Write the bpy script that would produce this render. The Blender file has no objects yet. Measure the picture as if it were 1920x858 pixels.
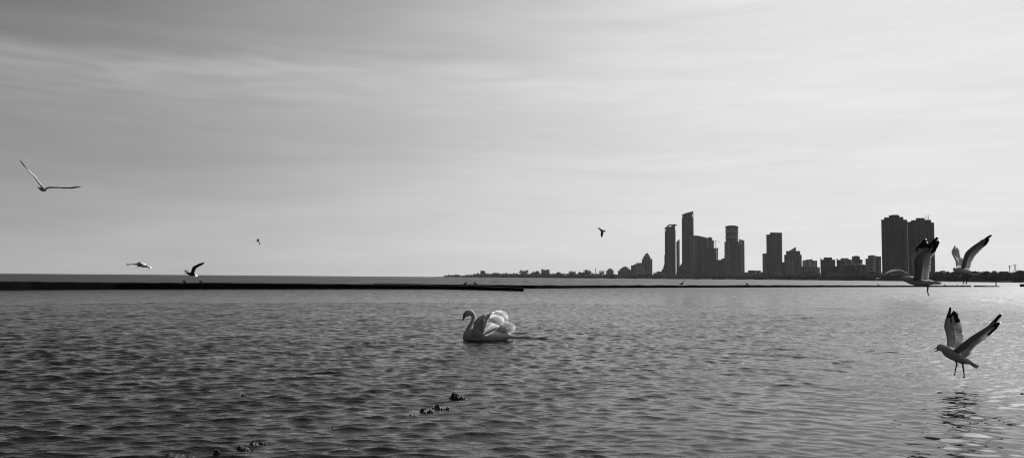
import bpy, math, random
import numpy as np
from mathutils import Vector, Matrix
random.seed(7); rng = np.random.default_rng(11)
R = math.radians
scn = bpy.context.scene
C = scn.collection

# ------------------------------------------------------------------ camera
CAMH = 1.30
F = 1493.0                       # focal length in photo pixels (28 mm on a 36 mm sensor)
PITCH = math.atan(90.4 / F); ROLL = R(0.44)
fw = Vector((0, math.cos(PITCH), math.sin(PITCH)))
up0 = Vector((0, -math.sin(PITCH), math.cos(PITCH))); r0 = Vector((1, 0, 0))
rt = r0 * math.cos(ROLL) + up0 * math.sin(ROLL)
up = up0 * math.cos(ROLL) - r0 * math.sin(ROLL)
CAM = Vector((0, 0, CAMH))
cd = bpy.data.cameras.new('camera'); cam = bpy.data.objects.new('camera', cd); C.objects.link(cam)
cd.lens = 28.0; cd.sensor_width = 36.0; cd.clip_start = 0.1; cd.clip_end = 120000
M = Matrix.Identity(4)
for i, v in enumerate((rt, up, -fw)):
    for j in range(3): M[j][i] = v[j]
M.translation = CAM; cam.matrix_world = M
scn.camera = cam

def ray(px, py):
    return fw + rt * ((px - 960) / F) + up * ((429 - py) / F)
def at(px, py, D):
    r = ray(px, py); return CAM + r * (D / r.y)
def ground(px, py):
    r = ray(px, py); return CAM + r * (-CAMH / r.z)

# ------------------------------------------------------------------ materials (a black and white photograph: all greys)
def mat(name):
    m = bpy.data.materials.new(name); m.use_nodes = True
    nt = m.node_tree; b = nt.nodes['Principled BSDF']; return m, nt, b
def simple(name, v, rough=0.6, spec=0.4, noise=0.0, scale=5.0, bump=0.0):
    m, nt, b = mat(name)
    b.inputs['Base Color'].default_value = (v, v, v, 1)
    b.inputs['Roughness'].default_value = rough
    b.inputs['Specular IOR Level'].default_value = spec
    if noise or bump:
        tc = nt.nodes.new('ShaderNodeTexCoord'); n = nt.nodes.new('ShaderNodeTexNoise')
        n.inputs['Scale'].default_value = scale; n.inputs['Detail'].default_value = 6
        nt.links.new(tc.outputs['Object'], n.inputs['Vector'])
        mr = nt.nodes.new('ShaderNodeMapRange')
        mr.inputs['To Min'].default_value = v * (1 - noise); mr.inputs['To Max'].default_value = v * (1 + noise)
        mr.inputs['From Min'].default_value = .3; mr.inputs['From Max'].default_value = .7
        nt.links.new(n.outputs['Fac'], mr.inputs['Value']); nt.links.new(mr.outputs[0], b.inputs['Base Color'])
        if bump:
            bp = nt.nodes.new('ShaderNodeBump'); bp.inputs['Strength'].default_value = bump
            bp.inputs['Distance'].default_value = 0.03
            nt.links.new(n.outputs['Fac'], bp.inputs['Height']); nt.links.new(bp.outputs[0], b.inputs['Normal'])
    return m
def feather_mat(name, v, trans=0.35):
    m = bpy.data.materials.new(name); m.use_nodes = True; nt = m.node_tree; nt.nodes.clear()
    out = nt.nodes.new('ShaderNodeOutputMaterial'); mx = nt.nodes.new('ShaderNodeMixShader')
    d = nt.nodes.new('ShaderNodeBsdfPrincipled'); t = nt.nodes.new('ShaderNodeBsdfTranslucent')
    tc = nt.nodes.new('ShaderNodeTexCoord'); n = nt.nodes.new('ShaderNodeTexNoise')
    n.inputs['Scale'].default_value = 60; n.inputs['Detail'].default_value = 3
    nt.links.new(tc.outputs['Object'], n.inputs['Vector'])
    mr = nt.nodes.new('ShaderNodeMapRange'); mr.inputs['To Min'].default_value = v * .82; mr.inputs['To Max'].default_value = min(.92, v * 1.1)
    nt.links.new(n.outputs['Fac'], mr.inputs['Value'])
    d.inputs['Roughness'].default_value = .75; d.inputs['Specular IOR Level'].default_value = .15
    nt.links.new(mr.outputs[0], d.inputs['Base Color']); nt.links.new(mr.outputs[0], t.inputs['Color'])
    mx.inputs[0].default_value = trans
    nt.links.new(d.outputs[0], mx.inputs[1]); nt.links.new(t.outputs[0], mx.inputs[2]); nt.links.new(mx.outputs[0], out.inputs[0])
    return m

M_WHITE = feather_mat('white_plumage', .38, .0)
M_FEATH = feather_mat('white_flight_feather', .92, .78)
M_GULLB = feather_mat('gull_body_plumage', .40, .0)
M_GULLW = feather_mat('gull_wing_coverts', .27, .10)
M_GULLF = feather_mat('gull_flight_feather', .47, .30); M_FEATH2 = feather_mat('worn_white_flight_feather', .74, .66); M_GULLF2 = feather_mat('grey_gull_flight_feather', .41, .28)
M_BLACKF = feather_mat('black_wing_tip', .012, .0)
M_DARKB = feather_mat('dark_back_plumage', .05, .0)
M_BILL = simple('bill', .10, .4)
M_LEG = simple('leg_skin', .045, .5)
M_EYE = simple('eye', .01, .15)
M_SWB = simple('swan_bill', .06, .4)

def facade(name, wall, glass, bay=6.0, floor=3.1, mull=.35, rough=.25, vert=.5):
    """Curtain wall / balcony facade: grid of bays and floors in object space."""
    m, nt, b = mat(name); N = nt.nodes; L = nt.links
    tc = N.new('ShaderNodeTexCoord'); sx = N.new('ShaderNodeSeparateXYZ'); L.new(tc.outputs['Object'], sx.inputs[0])
    def mth(op, a, v=None, c=None):
        n = N.new('ShaderNodeMath'); n.operation = op
        for i, q in enumerate((a, v, c)):
            if q is None: continue
            if isinstance(q, (int, float)): n.inputs[i].default_value = q
            else: L.new(q, n.inputs[i])
        return n.outputs[0]
    xy = mth('ADD', sx.outputs['X'], mth('MULTIPLY', sx.outputs['Y'], .77))
    fx = mth('FRACT', mth('DIVIDE', xy, bay)); fz = mth('FRACT', mth('DIVIDE', sx.outputs['Z'], floor))
    wx = mth('GREATER_THAN', fx, mull); wz = mth('GREATER_THAN', fz, .38)
    win = mth('MULTIPLY', wx, wz)
    ix = mth('FLOOR', mth('DIVIDE', xy, bay)); iz = mth('FLOOR', mth('DIVIDE', sx.outputs['Z'], floor))
    cv = N.new('ShaderNodeCombineXYZ'); L.new(ix, cv.inputs[0]); L.new(iz, cv.inputs[1])
    wn = N.new('ShaderNodeTexWhiteNoise'); L.new(cv.outputs[0], wn.inputs[0])
    g = N.new('ShaderNodeMapRange'); g.inputs['To Min'].default_value = glass * .4; g.inputs['To Max'].default_value = glass * 2.0
    L.new(wn.outputs['Value'], g.inputs[0])
    # vertical bays of differing tone (stacks of balconies, brick piers)
    wn2 = N.new('ShaderNodeTexWhiteNoise'); wn2.noise_dimensions = '1D'; L.new(mth('FLOOR', mth('DIVIDE', xy, bay * 1.3)), wn2.inputs['W'])
    wv = N.new('ShaderNodeMapRange'); wv.inputs['To Min'].default_value = wall * (1 - vert); wv.inputs['To Max'].default_value = wall * (1 + vert)
    L.new(wn2.outputs['Value'], wv.inputs[0])
    mx = N.new('ShaderNodeMix'); mx.data_type = 'FLOAT'
    L.new(win, mx.inputs[0]); L.new(wv.outputs[0], mx.inputs[2]); L.new(g.outputs[0], mx.inputs[3])
    L.new(mx.outputs[0], b.inputs['Base Color'])
    rg = N.new('ShaderNodeMapRange'); rg.inputs['To Min'].default_value = .8; rg.inputs['To Max'].default_value = rough
    L.new(win, rg.inputs[0]); L.new(rg.outputs[0], b.inputs['Roughness'])
    b.inputs['Specular IOR Level'].default_value = .35
    return m
F_DARK = facade('dark_glass_facade', .10, .025, 7, 3.1)
F_MID = facade('grey_panel_facade', .30, .035, 8, 3.1)
F_LIGHT = facade('pale_concrete_facade', .50, .05, 9, 3.1, vert=.35)
F_BRICK = facade('brick_slab_facade', .065, .022, 5.5, 2.9, vert=.7)
M_ROOF = simple('roof_membrane', .06, .9)
M_CONC = simple('pale_concrete', .45, .8, noise=.2, scale=.2)
M_STEEL = simple('painted_steel', .10, .5)
M_WHITEST = simple('white_painted_steel', .30, .4)

# ------------------------------------------------------------------ mesh collector
class MB:
    def __init__(s): s.v = []; s.f = []; s.m = []; s.mats = []
    def mi(s, m):
        if m not in s.mats: s.mats.append(m)
        return s.mats.index(m)
    def add(s, vs, fs, m):
        o = len(s.v); k = s.mi(m); s.v += [Vector(v) for v in vs]
        for f in fs: s.f.append([o + i for i in f]); s.m.append(k)
    def box(s, lo, hi, m):
        x0, y0, z0 = lo; x1, y1, z1 = hi
        s.add([(x0,y0,z0),(x1,y0,z0),(x1,y1,z0),(x0,y1,z0),(x0,y0,z1),(x1,y0,z1),(x1,y1,z1),(x0,y1,z1)],
              [(0,3,2,1),(4,5,6,7),(0,1,5,4),(1,2,6,5),(2,3,7,6),(3,0,4,7)], m)
    def tube(s, pts, rad, m, n=8):
        pts = [Vector(p) for p in pts]; K = len(pts)
        if not hasattr(rad, '__len__'): rad = [rad] * K
        vs = []; fs = []
        for i, p in enumerate(pts):
            t = (pts[min(i+1, K-1)] - pts[max(i-1, 0)]).normalized()
            a = t.cross(Vector((0, 0, 1)) if abs(t.z) < .9 else Vector((0, 1, 0))).normalized(); b = t.cross(a)
            for k in range(n):
                q = 2 * math.pi * k / n; vs.append(p + (a * math.cos(q) + b * math.sin(q)) * rad[i])
        for i in range(K-1):
            for k in range(n):
                fs.append((i*n+k, i*n+(k+1)%n, (i+1)*n+(k+1)%n, (i+1)*n+k))
        fs.append(tuple(range(n))[::-1]); fs.append(tuple((K-1)*n+k for k in range(n)))
        s.add(vs, fs, m)
    def loft(s, rings, m, cap=True):
        n = len(rings[0]); vs = [v for r in rings for v in r]; fs = []
        for i in range(len(rings)-1):
            for k in range(n):
                fs.append((i*n+k, i*n+(k+1)%n, (i+1)*n+(k+1)%n, (i+1)*n+k))
        if cap: fs.append(tuple(range(n))[::-1]); fs.append(tuple((len(rings)-1)*n+k for k in range(n)))
        s.add(vs, fs, m)
    def ribbon(s, rings, m):
        n = len(rings[0]); vs = [v for r in rings for v in r]
        s.add(vs, [(i*n+k, i*n+k+1, (i+1)*n+k+1, (i+1)*n+k) for i in range(len(rings)-1) for k in range(n-1)], m)
    def build(s, name, parent=None, origin=None, smooth=False):
        me = bpy.data.meshes.new(name)
        o0 = Vector(origin) if origin is not None else Vector((0, 0, 0))
        me.from_pydata([tuple(v - o0) for v in s.v], [], s.f)
        for m in s.mats: me.materials.append(m)
        me.polygons.foreach_set('material_index', s.m)
        if smooth: me.polygons.foreach_set('use_smooth', [True] * len(s.f))
        me.validate(); me.update()
        o = bpy.data.objects.new(name, me); C.objects.link(o)
        if parent is not None:
            o.parent = parent
            if origin is not None: o.location = o0 - parent.location
        elif origin is not None: o.location = o0
        return o
def tag(o, label=None, cat=None, group=None, kind=None):
    if label: o['label'] = label
    if cat: o['category'] = cat
    if group: o['group'] = group
    if kind: o['kind'] = kind
    return o
def empty(name, loc, rz=0):
    o = bpy.data.objects.new(name, None); C.objects.link(o); o.location = loc; o.rotation_euler = (0, 0, rz)
    o.empty_display_size = .2
    return o
def cr(P, n):
    """Catmull-Rom resample of a list of tuples to n points."""
    P = np.array(P, float); K = len(P); out = []
    Q = np.vstack([2*P[0]-P[1], P, 2*P[-1]-P[-2]])
    for t in np.linspace(0, K-1, n):
        i = min(int(t), K-2); u = t - i
        a, b, c, d = Q[i], Q[i+1], Q[i+2], Q[i+3]
        out.append(.5*((2*b)+(-a+c)*u+(2*a-5*b+4*c-d)*u*u+(-a+3*b-3*c+d)*u**3))
    return np.array(out)

# ------------------------------------------------------------------ world
SUN_EL = R(39); SUN_AZ = R(47); HZ_ = .17; HAZE = 2.3e-5; WR, WB = 2.12, -.73; CAP, KS, RES, GLOW = 8.0, 2.95, 6.5, 25.5     # azimuth from +Y towards +X
w = bpy.data.worlds.new('World'); scn.world = w; w.use_nodes = True
nt = w.node_tree; N = nt.nodes; L = nt.links; N.clear()
out = N.new('ShaderNodeOutputWorld'); bg = N.new('ShaderNodeBackground'); L.new(bg.outputs[0], out.inputs[0])
sky = N.new('ShaderNodeTexSky'); sky.sky_type = 'NISHITA'; sky.sun_disc = False
sky.sun_elevation = SUN_EL; sky.sun_rotation = SUN_AZ; sky.altitude = 80
sky.air_density = .8; sky.dust_density = 3.0; sky.ozone_density = 1.0
sep = N.new('ShaderNodeSeparateColor'); L.new(sky.outputs[0], sep.inputs[0])
def wm(op, a, b=None, c=None, clamp=False):
    n = N.new('ShaderNodeMath'); n.operation = op; n.use_clamp = clamp
    for i, q in enumerate((a, b, c)):
        if q is None: continue
        if isinstance(q, (int, float)): n.inputs[i].default_value = q
        else: L.new(q, n.inputs[i])
    return n.outputs[0]
tc = N.new('ShaderNodeTexCoord'); sx = N.new('ShaderNodeSeparateXYZ'); L.new(tc.outputs['Generated'], sx.inputs[0])
# the air near the horizon keeps its brightness (thin haze): look a little above the true horizon
zz = wm('SQRT', wm('ADD', wm('MULTIPLY', sx.outputs[2], sx.outputs[2]), HZ_ * HZ_))
cs = N.new('ShaderNodeCombineXYZ'); L.new(sx.outputs[0], cs.inputs[0]); L.new(sx.outputs[1], cs.inputs[1]); L.new(zz, cs.inputs[2])
nv = N.new('ShaderNodeVectorMath'); nv.operation = 'NORMALIZE'; L.new(cs.outputs[0], nv.inputs[0]); L.new(nv.outputs[0], sky.inputs['Vector'])
# black and white: mostly the red record of the sky
lum = wm('MAXIMUM', wm('ADD', wm('MULTIPLY', sep.outputs[0], WR), wm('MULTIPLY', sep.outputs[2], WB)), 0.0)
zc = wm("MAXIMUM", wm("ADD", sx.outputs[2], .22), .10)
u = wm('DIVIDE', sx.outputs[0], zc); v = wm('DIVIDE', sx.outputs[1], zc)
cv = N.new('ShaderNodeCombineXYZ'); L.new(u, cv.inputs[0]); L.new(v, cv.inputs[1])
def cloud(vec, scale, stretch, rot, lo, hi, off=0.0, det=5, dist=.6):
    mp = N.new('ShaderNodeMapping'); L.new(vec, mp.inputs[0])
    mp.inputs['Rotation'].default_value = (0, 0, rot); mp.inputs['Scale'].default_value = (1, stretch, 1)
    mp.inputs['Location'].default_value = (off, off * .7, 0)
    n = N.new('ShaderNodeTexNoise'); n.inputs['Scale'].default_value = scale; n.inputs['Detail'].default_value = det
    n.inputs['Distortion'].default_value = dist; n.inputs['Roughness'].default_value = .5
    L.new(mp.outputs[0], n.inputs[0])
    mr = N.new('ShaderNodeMapRange'); mr.interpolation_type = 'SMOOTHSTEP'
    mr.inputs['From Min'].default_value = lo; mr.inputs['From Max'].default_value = hi
    L.new(n.outputs['Fac'], mr.inputs[0]); return mr.outputs[0]
c1 = cloud(cv.outputs[0], .28, 2.6, R(-14), .30, .80, 3.1, 4)
c2 = cloud(cv.outputs[0], .8, 5.0, R(-10), .45, .85, 9.4, 7, 1.0)
# one long cirrus band, placed by azimuth and elevation: crisp upper edge, soft lower edge
azm = wm('ARCTAN2', sx.outputs[0], sx.outputs[1]); el = wm('ARCSINE', sx.outputs[2])
ae = N.new('ShaderNodeCombineXYZ'); L.new(azm, ae.inputs[0]); L.new(el, ae.inputs[1])
def azel(px, py):
    d = ray(px, py).normalized(); return math.atan2(d.x, d.y), math.asin(d.z)
wob = N.new('ShaderNodeTexNoise'); wob.inputs['Scale'].default_value = 5; wob.inputs['Detail'].default_value = 5
mpw = N.new('ShaderNodeMapping'); mpw.inputs['Scale'].default_value = (1, 4, 1); L.new(ae.outputs[0], mpw.inputs[0]); L.new(mpw.outputs[0], wob.inputs[0])
def band(p0, p1, wup, wdn, azc, azw, gain):
    (a0, e0), (a1, e1) = azel(*p0), azel(*p1); sl = (e1-e0)/(a1-a0)
    d = wm('SUBTRACT', el, wm('ADD', wm('MULTIPLY', azm, sl), e0 - sl*a0))
    d = wm('ADD', d, wm('MULTIPLY', wm('SUBTRACT', wob.outputs['Fac'], .5), .035))
    upn = wm('MULTIPLY', wm('MAXIMUM', d, 0.0), 1/wup); dn = wm('MULTIPLY', wm('MINIMUM', d, 0.0), 1/wdn)
    q = wm('ADD', wm('MULTIPLY', upn, upn), wm('MULTIPLY', dn, dn))
    t = wm('MULTIPLY', wm('SUBTRACT', azm, azc), 1/azw); q = wm('ADD', q, wm('MULTIPLY', t, t))
    return wm('MULTIPLY', wm('EXPONENT', wm('MULTIPLY', q, -1.0)), gain)
fib = cloud(ae.outputs[0], 9, 9.0, R(6), .25, .75, 1.7, 6, .8)
fib2 = cloud(ae.outputs[0], 2.6, 9.0, R(7), .25, .75, 5.7, 5, .9)
bands = wm('ADD', band((0, 88), (900, 132), .010, .040, -.62, .50, 1.0), band((700, 118), (1700, 190), .009, .030, .25, .30, .5))
bands = wm('ADD', bands, band((1300, 10), (1920, 40), .03, .03, .5, .3, .35))
bands = wm('MULTIPLY', bands, wm('ADD', wm('MULTIPLY', fib, .6), .55))
cl = wm('ADD', wm('MULTIPLY', c1, .22), wm("MULTIPLY", c2, .05))
cl = wm('ADD', cl, wm('MULTIPLY', bands, .55))
cl = wm('ADD', cl, wm('MULTIPLY', wm('SUBTRACT', fib2, .5), .10))
fin = wm('MULTIPLY', lum, wm('ADD', .86, cl))
# soft shoulder: the veil of thin cloud levels the brightest parts of the sky
lo_ = wm('MULTIPLY', wm('SUBTRACT', 1.0, wm('EXPONENT', wm('MULTIPLY', fin, -1/KS))), CAP)
# added glow round the sun, out of view, to brighten the water at right
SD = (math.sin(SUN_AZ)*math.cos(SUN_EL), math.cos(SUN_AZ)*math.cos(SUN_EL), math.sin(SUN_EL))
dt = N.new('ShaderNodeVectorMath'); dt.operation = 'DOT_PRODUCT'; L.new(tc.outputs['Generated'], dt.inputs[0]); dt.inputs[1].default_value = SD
C0 = math.cos(R(GLOW)); glow = wm('POWER', wm('MAXIMUM', wm('MULTIPLY', wm('SUBTRACT', dt.outputs['Value'], C0), 1/(1-C0)), 0.0), 1.7)
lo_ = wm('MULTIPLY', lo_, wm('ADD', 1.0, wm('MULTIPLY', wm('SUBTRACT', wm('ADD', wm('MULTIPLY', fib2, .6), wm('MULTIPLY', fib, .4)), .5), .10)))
fin = wm('ADD', lo_, wm('MULTIPLY', glow, RES*10))
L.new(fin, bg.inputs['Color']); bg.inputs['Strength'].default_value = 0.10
sd = bpy.data.lights.new('sun', 'SUN'); sd.energy = 4.8; sd.angle = R(.53); sd.color = (1, 1, 1)
so = bpy.data.objects.new('sun', sd); C.objects.link(so)
sdir = Vector((math.sin(SUN_AZ)*math.cos(SUN_EL), math.cos(SUN_AZ)*math.cos(SUN_EL), math.sin(SUN_EL)))
so.rotation_euler = sdir.to_track_quat('Z', 'Y').to_euler(); so.location = sdir * 50

# ------------------------------------------------------------------ water
def water():
    # radii: dense near, growing with distance
    r = [1.2]
    while r[-1] < 4.2: r.append(r[-1] + .06)
    while r[-1] < 40: r.append(r[-1] * 1.0024 + .001)
    while r[-1] < 90: r.append(r[-1] * 1.004)
    while r[-1] < 400: r.append(r[-1] * 1.012)
    while r[-1] < 6500: r.append(r[-1] * 1.12)
    r = np.array(r)
    a = np.concatenate([np.linspace(-180, -42, 36)[:-1], np.linspace(-42, 42, 1250), np.linspace(42, 180, 36)[1:]])
    a = np.radians(a)
    RR, AA = np.meshgrid(r, a, indexing='ij')
    X = RR*np.sin(AA); Y = RR*np.cos(AA); Z = np.zeros_like(X)
    DX = np.zeros_like(X); DY = np.zeros_like(X)
    near = r < 420; nI = int(near.sum()); xs = X[:nI]; ys = Y[:nI]; rr = RR[:nI]
    sp = np.gradient(r)[:nI][:, None] * np.ones((1, len(a)))
    # two wave trains: left one with crests rising to the right, right one falling
    side = 1/(1+np.exp(-(xs/np.maximum(rr, 1)-.14)*9))     # 0 left .. 1 right
    gp0 = ground(1790, 800); calm = (1 - .40*side*np.exp(-(rr/15.0)**2))*(1-.50*np.exp(-((xs-gp0.x)**2+(ys-gp0.y)**2)/1.7**2))                  # lee of the shore on the right
    gust = np.zeros_like(xs)
    for k in range(14):
        th = rng.uniform(0, 6.28); lam = rng.uniform(5, 26); ph = rng.uniform(0, 6.28)
        gust += np.sin(2*np.pi*(xs*math.cos(th)*.6+ys*math.sin(th)*1.2)/lam+ph)
    gust = 1 + .10*gust/np.sqrt(7)*1.0
    z = np.zeros_like(xs); dx = np.zeros_like(xs); dy = np.zeros_like(xs)
    NW = 130
    for k in range(NW):
        f = k/(NW-1); lam = .10*(15**(f**1.1)) * rng.uniform(.9, 1.1)
        sys_ = k % 2
        mm = 34 if lam > .28 else 18; mean = R(90 + (mm if sys_ == 0 else -mm))
        th = rng.normal(mean, R(10 if lam > .3 else 16))
        kk = 2*np.pi/lam
        slope = .037*math.exp(-((math.log(lam/.19))/.85)**2) + .0120
        if lam > .55: slope *= .45
        A = slope/kk
        wt = (1-.75*side) if sys_ == 0 else (.30+.75*side)
        lod = np.clip((lam/(sp*1.8) - 1), 0, 1)
        ph = rng.uniform(0, 6.28)
        arg = kk*(xs*math.cos(th)+ys*math.sin(th))+ph
        wA = A*wt*lod*calm*gust
        z += wA*np.cos(arg)
        s = np.sin(arg)*wA*1.45
        dx -= s*math.cos(th); dy -= s*math.sin(th)
    # swan's wake: short ripples trailing to the right of the bird
    sw = ground(900, 636); q = (xs-sw.x)/1.0; latr = ys-sw.y
    w0, w1 = ground(960, 633.5), ground(1240, 637.5); sl_ = (w1.y-w0.y)/(w1.x-w0.x)
    line = ys-(w0.y+sl_*(xs-w0.x)) + .06*np.sin(q*2.1) + .035*np.sin(q*5.3+1)
    env = np.exp(-(line/.20)**2)*np.clip((q-.3)/.3, 0, 1)*np.exp(-(np.clip(q, 0, None)/3.4)**4)*(q > 0)*(.6+.4*np.sin(q*8+2*np.sin(q*3)))
    z += env*.05*np.cos(line*2*np.pi/.42 + .8)
    for sgn in (1, -1):
        line = latr - sgn*(.16 + .16*np.clip(q, 0, None))
        env = np.exp(-(line/.12)**2)*np.clip(q/.4, 0, 1)*np.exp(-np.clip(q, 0, None)/2.2)*(q > 0)
        z += env*.008*np.cos(line*2*np.pi/.22 + q*5)
    # ring ripples spreading where the low gull's feet have dabbed
    gp = ground(1805, 800)
    for (ox, oy, am, lam) in ((0, 0, .006, .33), (.4, .25, .004, .24), (-.5, -.2, .004, .4)):
        d = np.hypot(xs-gp.x-ox, ys-gp.y-oy); z += am*np.cos(d*2*np.pi/lam)*np.exp(-(d/.8)**2)
    fade = np.clip((rr-1.2)/1.0, 0, 1)
    Z[:nI] = z*fade; DX[:nI] = dx*fade; DY[:nI] = dy*fade
    X = X+DX; Y = Y+DY
    nr, na = X.shape
    co = np.stack([X, Y, Z], -1).reshape(-1, 3)
    co = np.vstack([co, [[0, 0, 0]]])
    idx = np.arange(nr*na).reshape(nr, na)
    q = np.stack([idx[:-1, :-1], idx[:-1, 1:], idx[1:, 1:], idx[1:, :-1]], -1).reshape(-1, 4)
    # orientation: up
    q = q[:, ::-1]
    tri = np.stack([idx[0, 1:], idx[0, :-1], np.full(na-1, nr*na)], -1)
    me = bpy.data.meshes.new('water')
    nl = q.size + tri.size
    me.vertices.add(len(co)); me.vertices.foreach_set('co', co.astype(np.float32).ravel())
    me.loops.add(nl); me.loops.foreach_set('vertex_index', np.concatenate([q.ravel(), tri[:, ::-1].ravel()]).astype(np.int32))
    st = np.concatenate([np.arange(len(q))*4, q.size+np.arange(len(tri))*3]).astype(np.int32)
    me.polygons.add(len(q)+len(tri)); me.polygons.foreach_set('loop_start', st)
    me.polygons.foreach_set('use_smooth', np.ones(len(q)+len(tri), bool))
    me.update(calc_edges=True)
    o = bpy.data.objects.new('water', me); C.objects.link(o)
    m, nt, b = mat('lake_water'); me.materials.append(m); N = nt.nodes; L = nt.links
    b.inputs['Base Color'].default_value = (.006, .006, .006, 1); b.inputs['IOR'].default_value = 1.333
    b.inputs['Specular IOR Level'].default_value = .5
    g = N.new('ShaderNodeNewGeometry'); ln = N.new('ShaderNodeVectorMath'); ln.operation = 'LENGTH'
    L.new(g.outputs['Position'], ln.inputs[0])
    mr = N.new('ShaderNodeMapRange'); mr.inputs['From Min'].default_value = 15; mr.inputs['From Max'].default_value = 100
    mr.inputs['To Min'].default_value = .035; mr.inputs['To Max'].default_value = .33
    L.new(ln.outputs['Value'], mr.inputs[0])
    # wind-ruffled cat's-paws: patches where the unresolved ripples are steeper
    mp3 = N.new('ShaderNodeMapping'); mp3.inputs['Scale'].default_value = (2.2, .30, 1); L.new(g.outputs['Position'], mp3.inputs[0])
    n3 = N.new('ShaderNodeTexNoise'); n3.inputs['Scale'].default_value = 1.0; n3.inputs['Detail'].default_value = 5; n3.inputs['Roughness'].default_value = .65; L.new(mp3.outputs[0], n3.inputs[0])
    m3 = N.new('ShaderNodeMapRange'); m3.inputs['From Min'].default_value = .3; m3.inputs['From Max'].default_value = .72; m3.inputs['To Min'].default_value = .62; m3.inputs['To Max'].default_value = 2.0
    mp4 = N.new('ShaderNodeMapping'); mp4.inputs['Scale'].default_value = (.30, .012, 1); L.new(g.outputs['Position'], mp4.inputs[0])
    n4 = N.new('ShaderNodeTexNoise'); n4.inputs['Scale'].default_value = 1.0; n4.inputs['Detail'].default_value = 6; n4.inputs['Roughness'].default_value = .7; L.new(mp4.outputs[0], n4.inputs[0])
    f4 = N.new('ShaderNodeMapRange'); f4.inputs['From Min'].default_value = 70; f4.inputs['From Max'].default_value = 130; L.new(ln.outputs['Value'], f4.inputs[0])
    x4 = N.new('ShaderNodeMix'); x4.data_type = 'FLOAT'; L.new(f4.outputs[0], x4.inputs[0]); L.new(n3.outputs['Fac'], x4.inputs[2]); L.new(n4.outputs['Fac'], x4.inputs[3])
    L.new(x4.outputs[0], m3.inputs[0]); mm3 = N.new('ShaderNodeMath'); mm3.operation = 'MULTIPLY'; L.new(mr.outputs[0], mm3.inputs[0]); L.new(m3.outputs[0], mm3.inputs[1])
    L.new(mm3.outputs[0], b.inputs['Roughness'])
    # capillary ripples
    mp = N.new('ShaderNodeMapping'); mp.inputs['Scale'].default_value = (4.5, 12.0, 1); mp.inputs['Rotation'].default_value = (0, 0, R(8))
    L.new(g.outputs['Position'], mp.inputs[0])
    n1 = N.new('ShaderNodeTexNoise'); n1.inputs['Scale'].default_value = 1.0; n1.inputs['Detail'].default_value = 4; L.new(mp.outputs[0], n1.inputs[0])
    mp2 = N.new('ShaderNodeMapping'); mp2.inputs['Scale'].default_value = (1.3, 1.1, 1); L.new(g.outputs['Position'], mp2.inputs[0])
    n2 = N.new('ShaderNodeTexNoise'); n2.inputs['Scale'].default_value = 1.0; n2.inputs['Detail'].default_value = 5; n2.inputs['Roughness'].default_value = .6; L.new(mp2.outputs[0], n2.inputs[0])
    dm = N.new('ShaderNodeMapRange'); dm.inputs['From Min'].default_value = 12; dm.inputs['From Max'].default_value = 60
    dm.inputs['To Min'].default_value = 0; dm.inputs['To Max'].default_value = .9; L.new(ln.outputs['Value'], dm.inputs[0])
    # a sheltered, glassy patch of water at the near right
    gp_ = ground(1790, 800); dv = N.new('ShaderNodeVectorMath'); dv.operation = 'DISTANCE'; L.new(g.outputs['Position'], dv.inputs[0]); dv.inputs[1].default_value = (gp_.x, gp_.y, 0)
    gl = N.new('ShaderNodeMapRange'); gl.interpolation_type = 'SMOOTHSTEP'; gl.inputs['From Min'].default_value = .9; gl.inputs['From Max'].default_value = 4.0
    gl.inputs['To Min'].default_value = .02; gl.inputs['To Max'].default_value = .75; L.new(dv.outputs['Value'], gl.inputs[0])
    b1 = N.new('ShaderNodeBump'); L.new(gl.outputs[0], b1.inputs['Strength']); b1.inputs['Distance'].default_value = .030; L.new(n1.outputs['Fac'], b1.inputs['Height'])
    b2 = N.new('ShaderNodeBump'); b2.inputs['Distance'].default_value = .30; L.new(n2.outputs['Fac'], b2.inputs['Height']); L.new(dm.outputs[0], b2.inputs['Strength'])
    L.new(b1.outputs[0], b2.inputs['Normal']); L.new(b2.outputs[0], b.inputs['Normal'])
    tag(o, 'rippled grey lake water reaching to the horizon', 'water', kind='structure')
    # lake bed far below everything
    return o
water()

# ------------------------------------------------------------------ breakwater
M_BREAK = simple('wet_black_timber_and_stone', .006, .9, .05, noise=.5, scale=2.0)
def breakwater(name, pts, label, thick=1.6, group=None, seed=1):
    """pts: (px, top y, bottom y) of the face seen from the shore."""
    rr = random.Random(seed); mb = MB(); rings = []
    base = [(Vector(ground(x, yb)), x, yt) for x, yt, yb in pts]
    n = 1
    P = []
    for i in range(len(base)-1):
        a, xa, ya = base[i]; b, xb, yb = base[i+1]
        k = max(2, int((b-a).length/1.2))
        for j in range(k + (1 if i == len(base)-2 else 0)):
            t = j/k; P.append((a.lerp(b, t), xa+(xb-xa)*t, ya+(yb-ya)*t))
    for i, (g, x, yt) in enumerate(P):
        top = at(x, yt, g.y).z + rr.uniform(-.02, .028) * (1.6 if rr.random() < .2 else 1)
        top = max(top, .06)
        d = Vector((g.x, g.y, 0)).normalized()
        f0 = g + d*rr.uniform(-.03, .03); bk = g + d*thick
        e = rr.uniform(.06, .14)
        ring = [Vector((f0.x, f0.y, -.8)), Vector((f0.x, f0.y, top-.05)), Vector((f0.x+d.x*.06, f0.y+d.y*.06, top)),
                Vector((bk.x, bk.y, top+rr.uniform(-.01, .02))), Vector((bk.x+d.x*.1, bk.y+d.y*.1, top-e)), Vector((bk.x+d.x*.3, bk.y+d.y*.3, -.8))]
        rings.append(ring)
    mb.loft(rings, M_BREAK)
    o = mb.build(name, origin=(P[0][0].x, P[0][0].y, 0)); tag(o, label, 'breakwater', group)
    return o
GB = 'breakwater sections across the bay'
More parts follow.
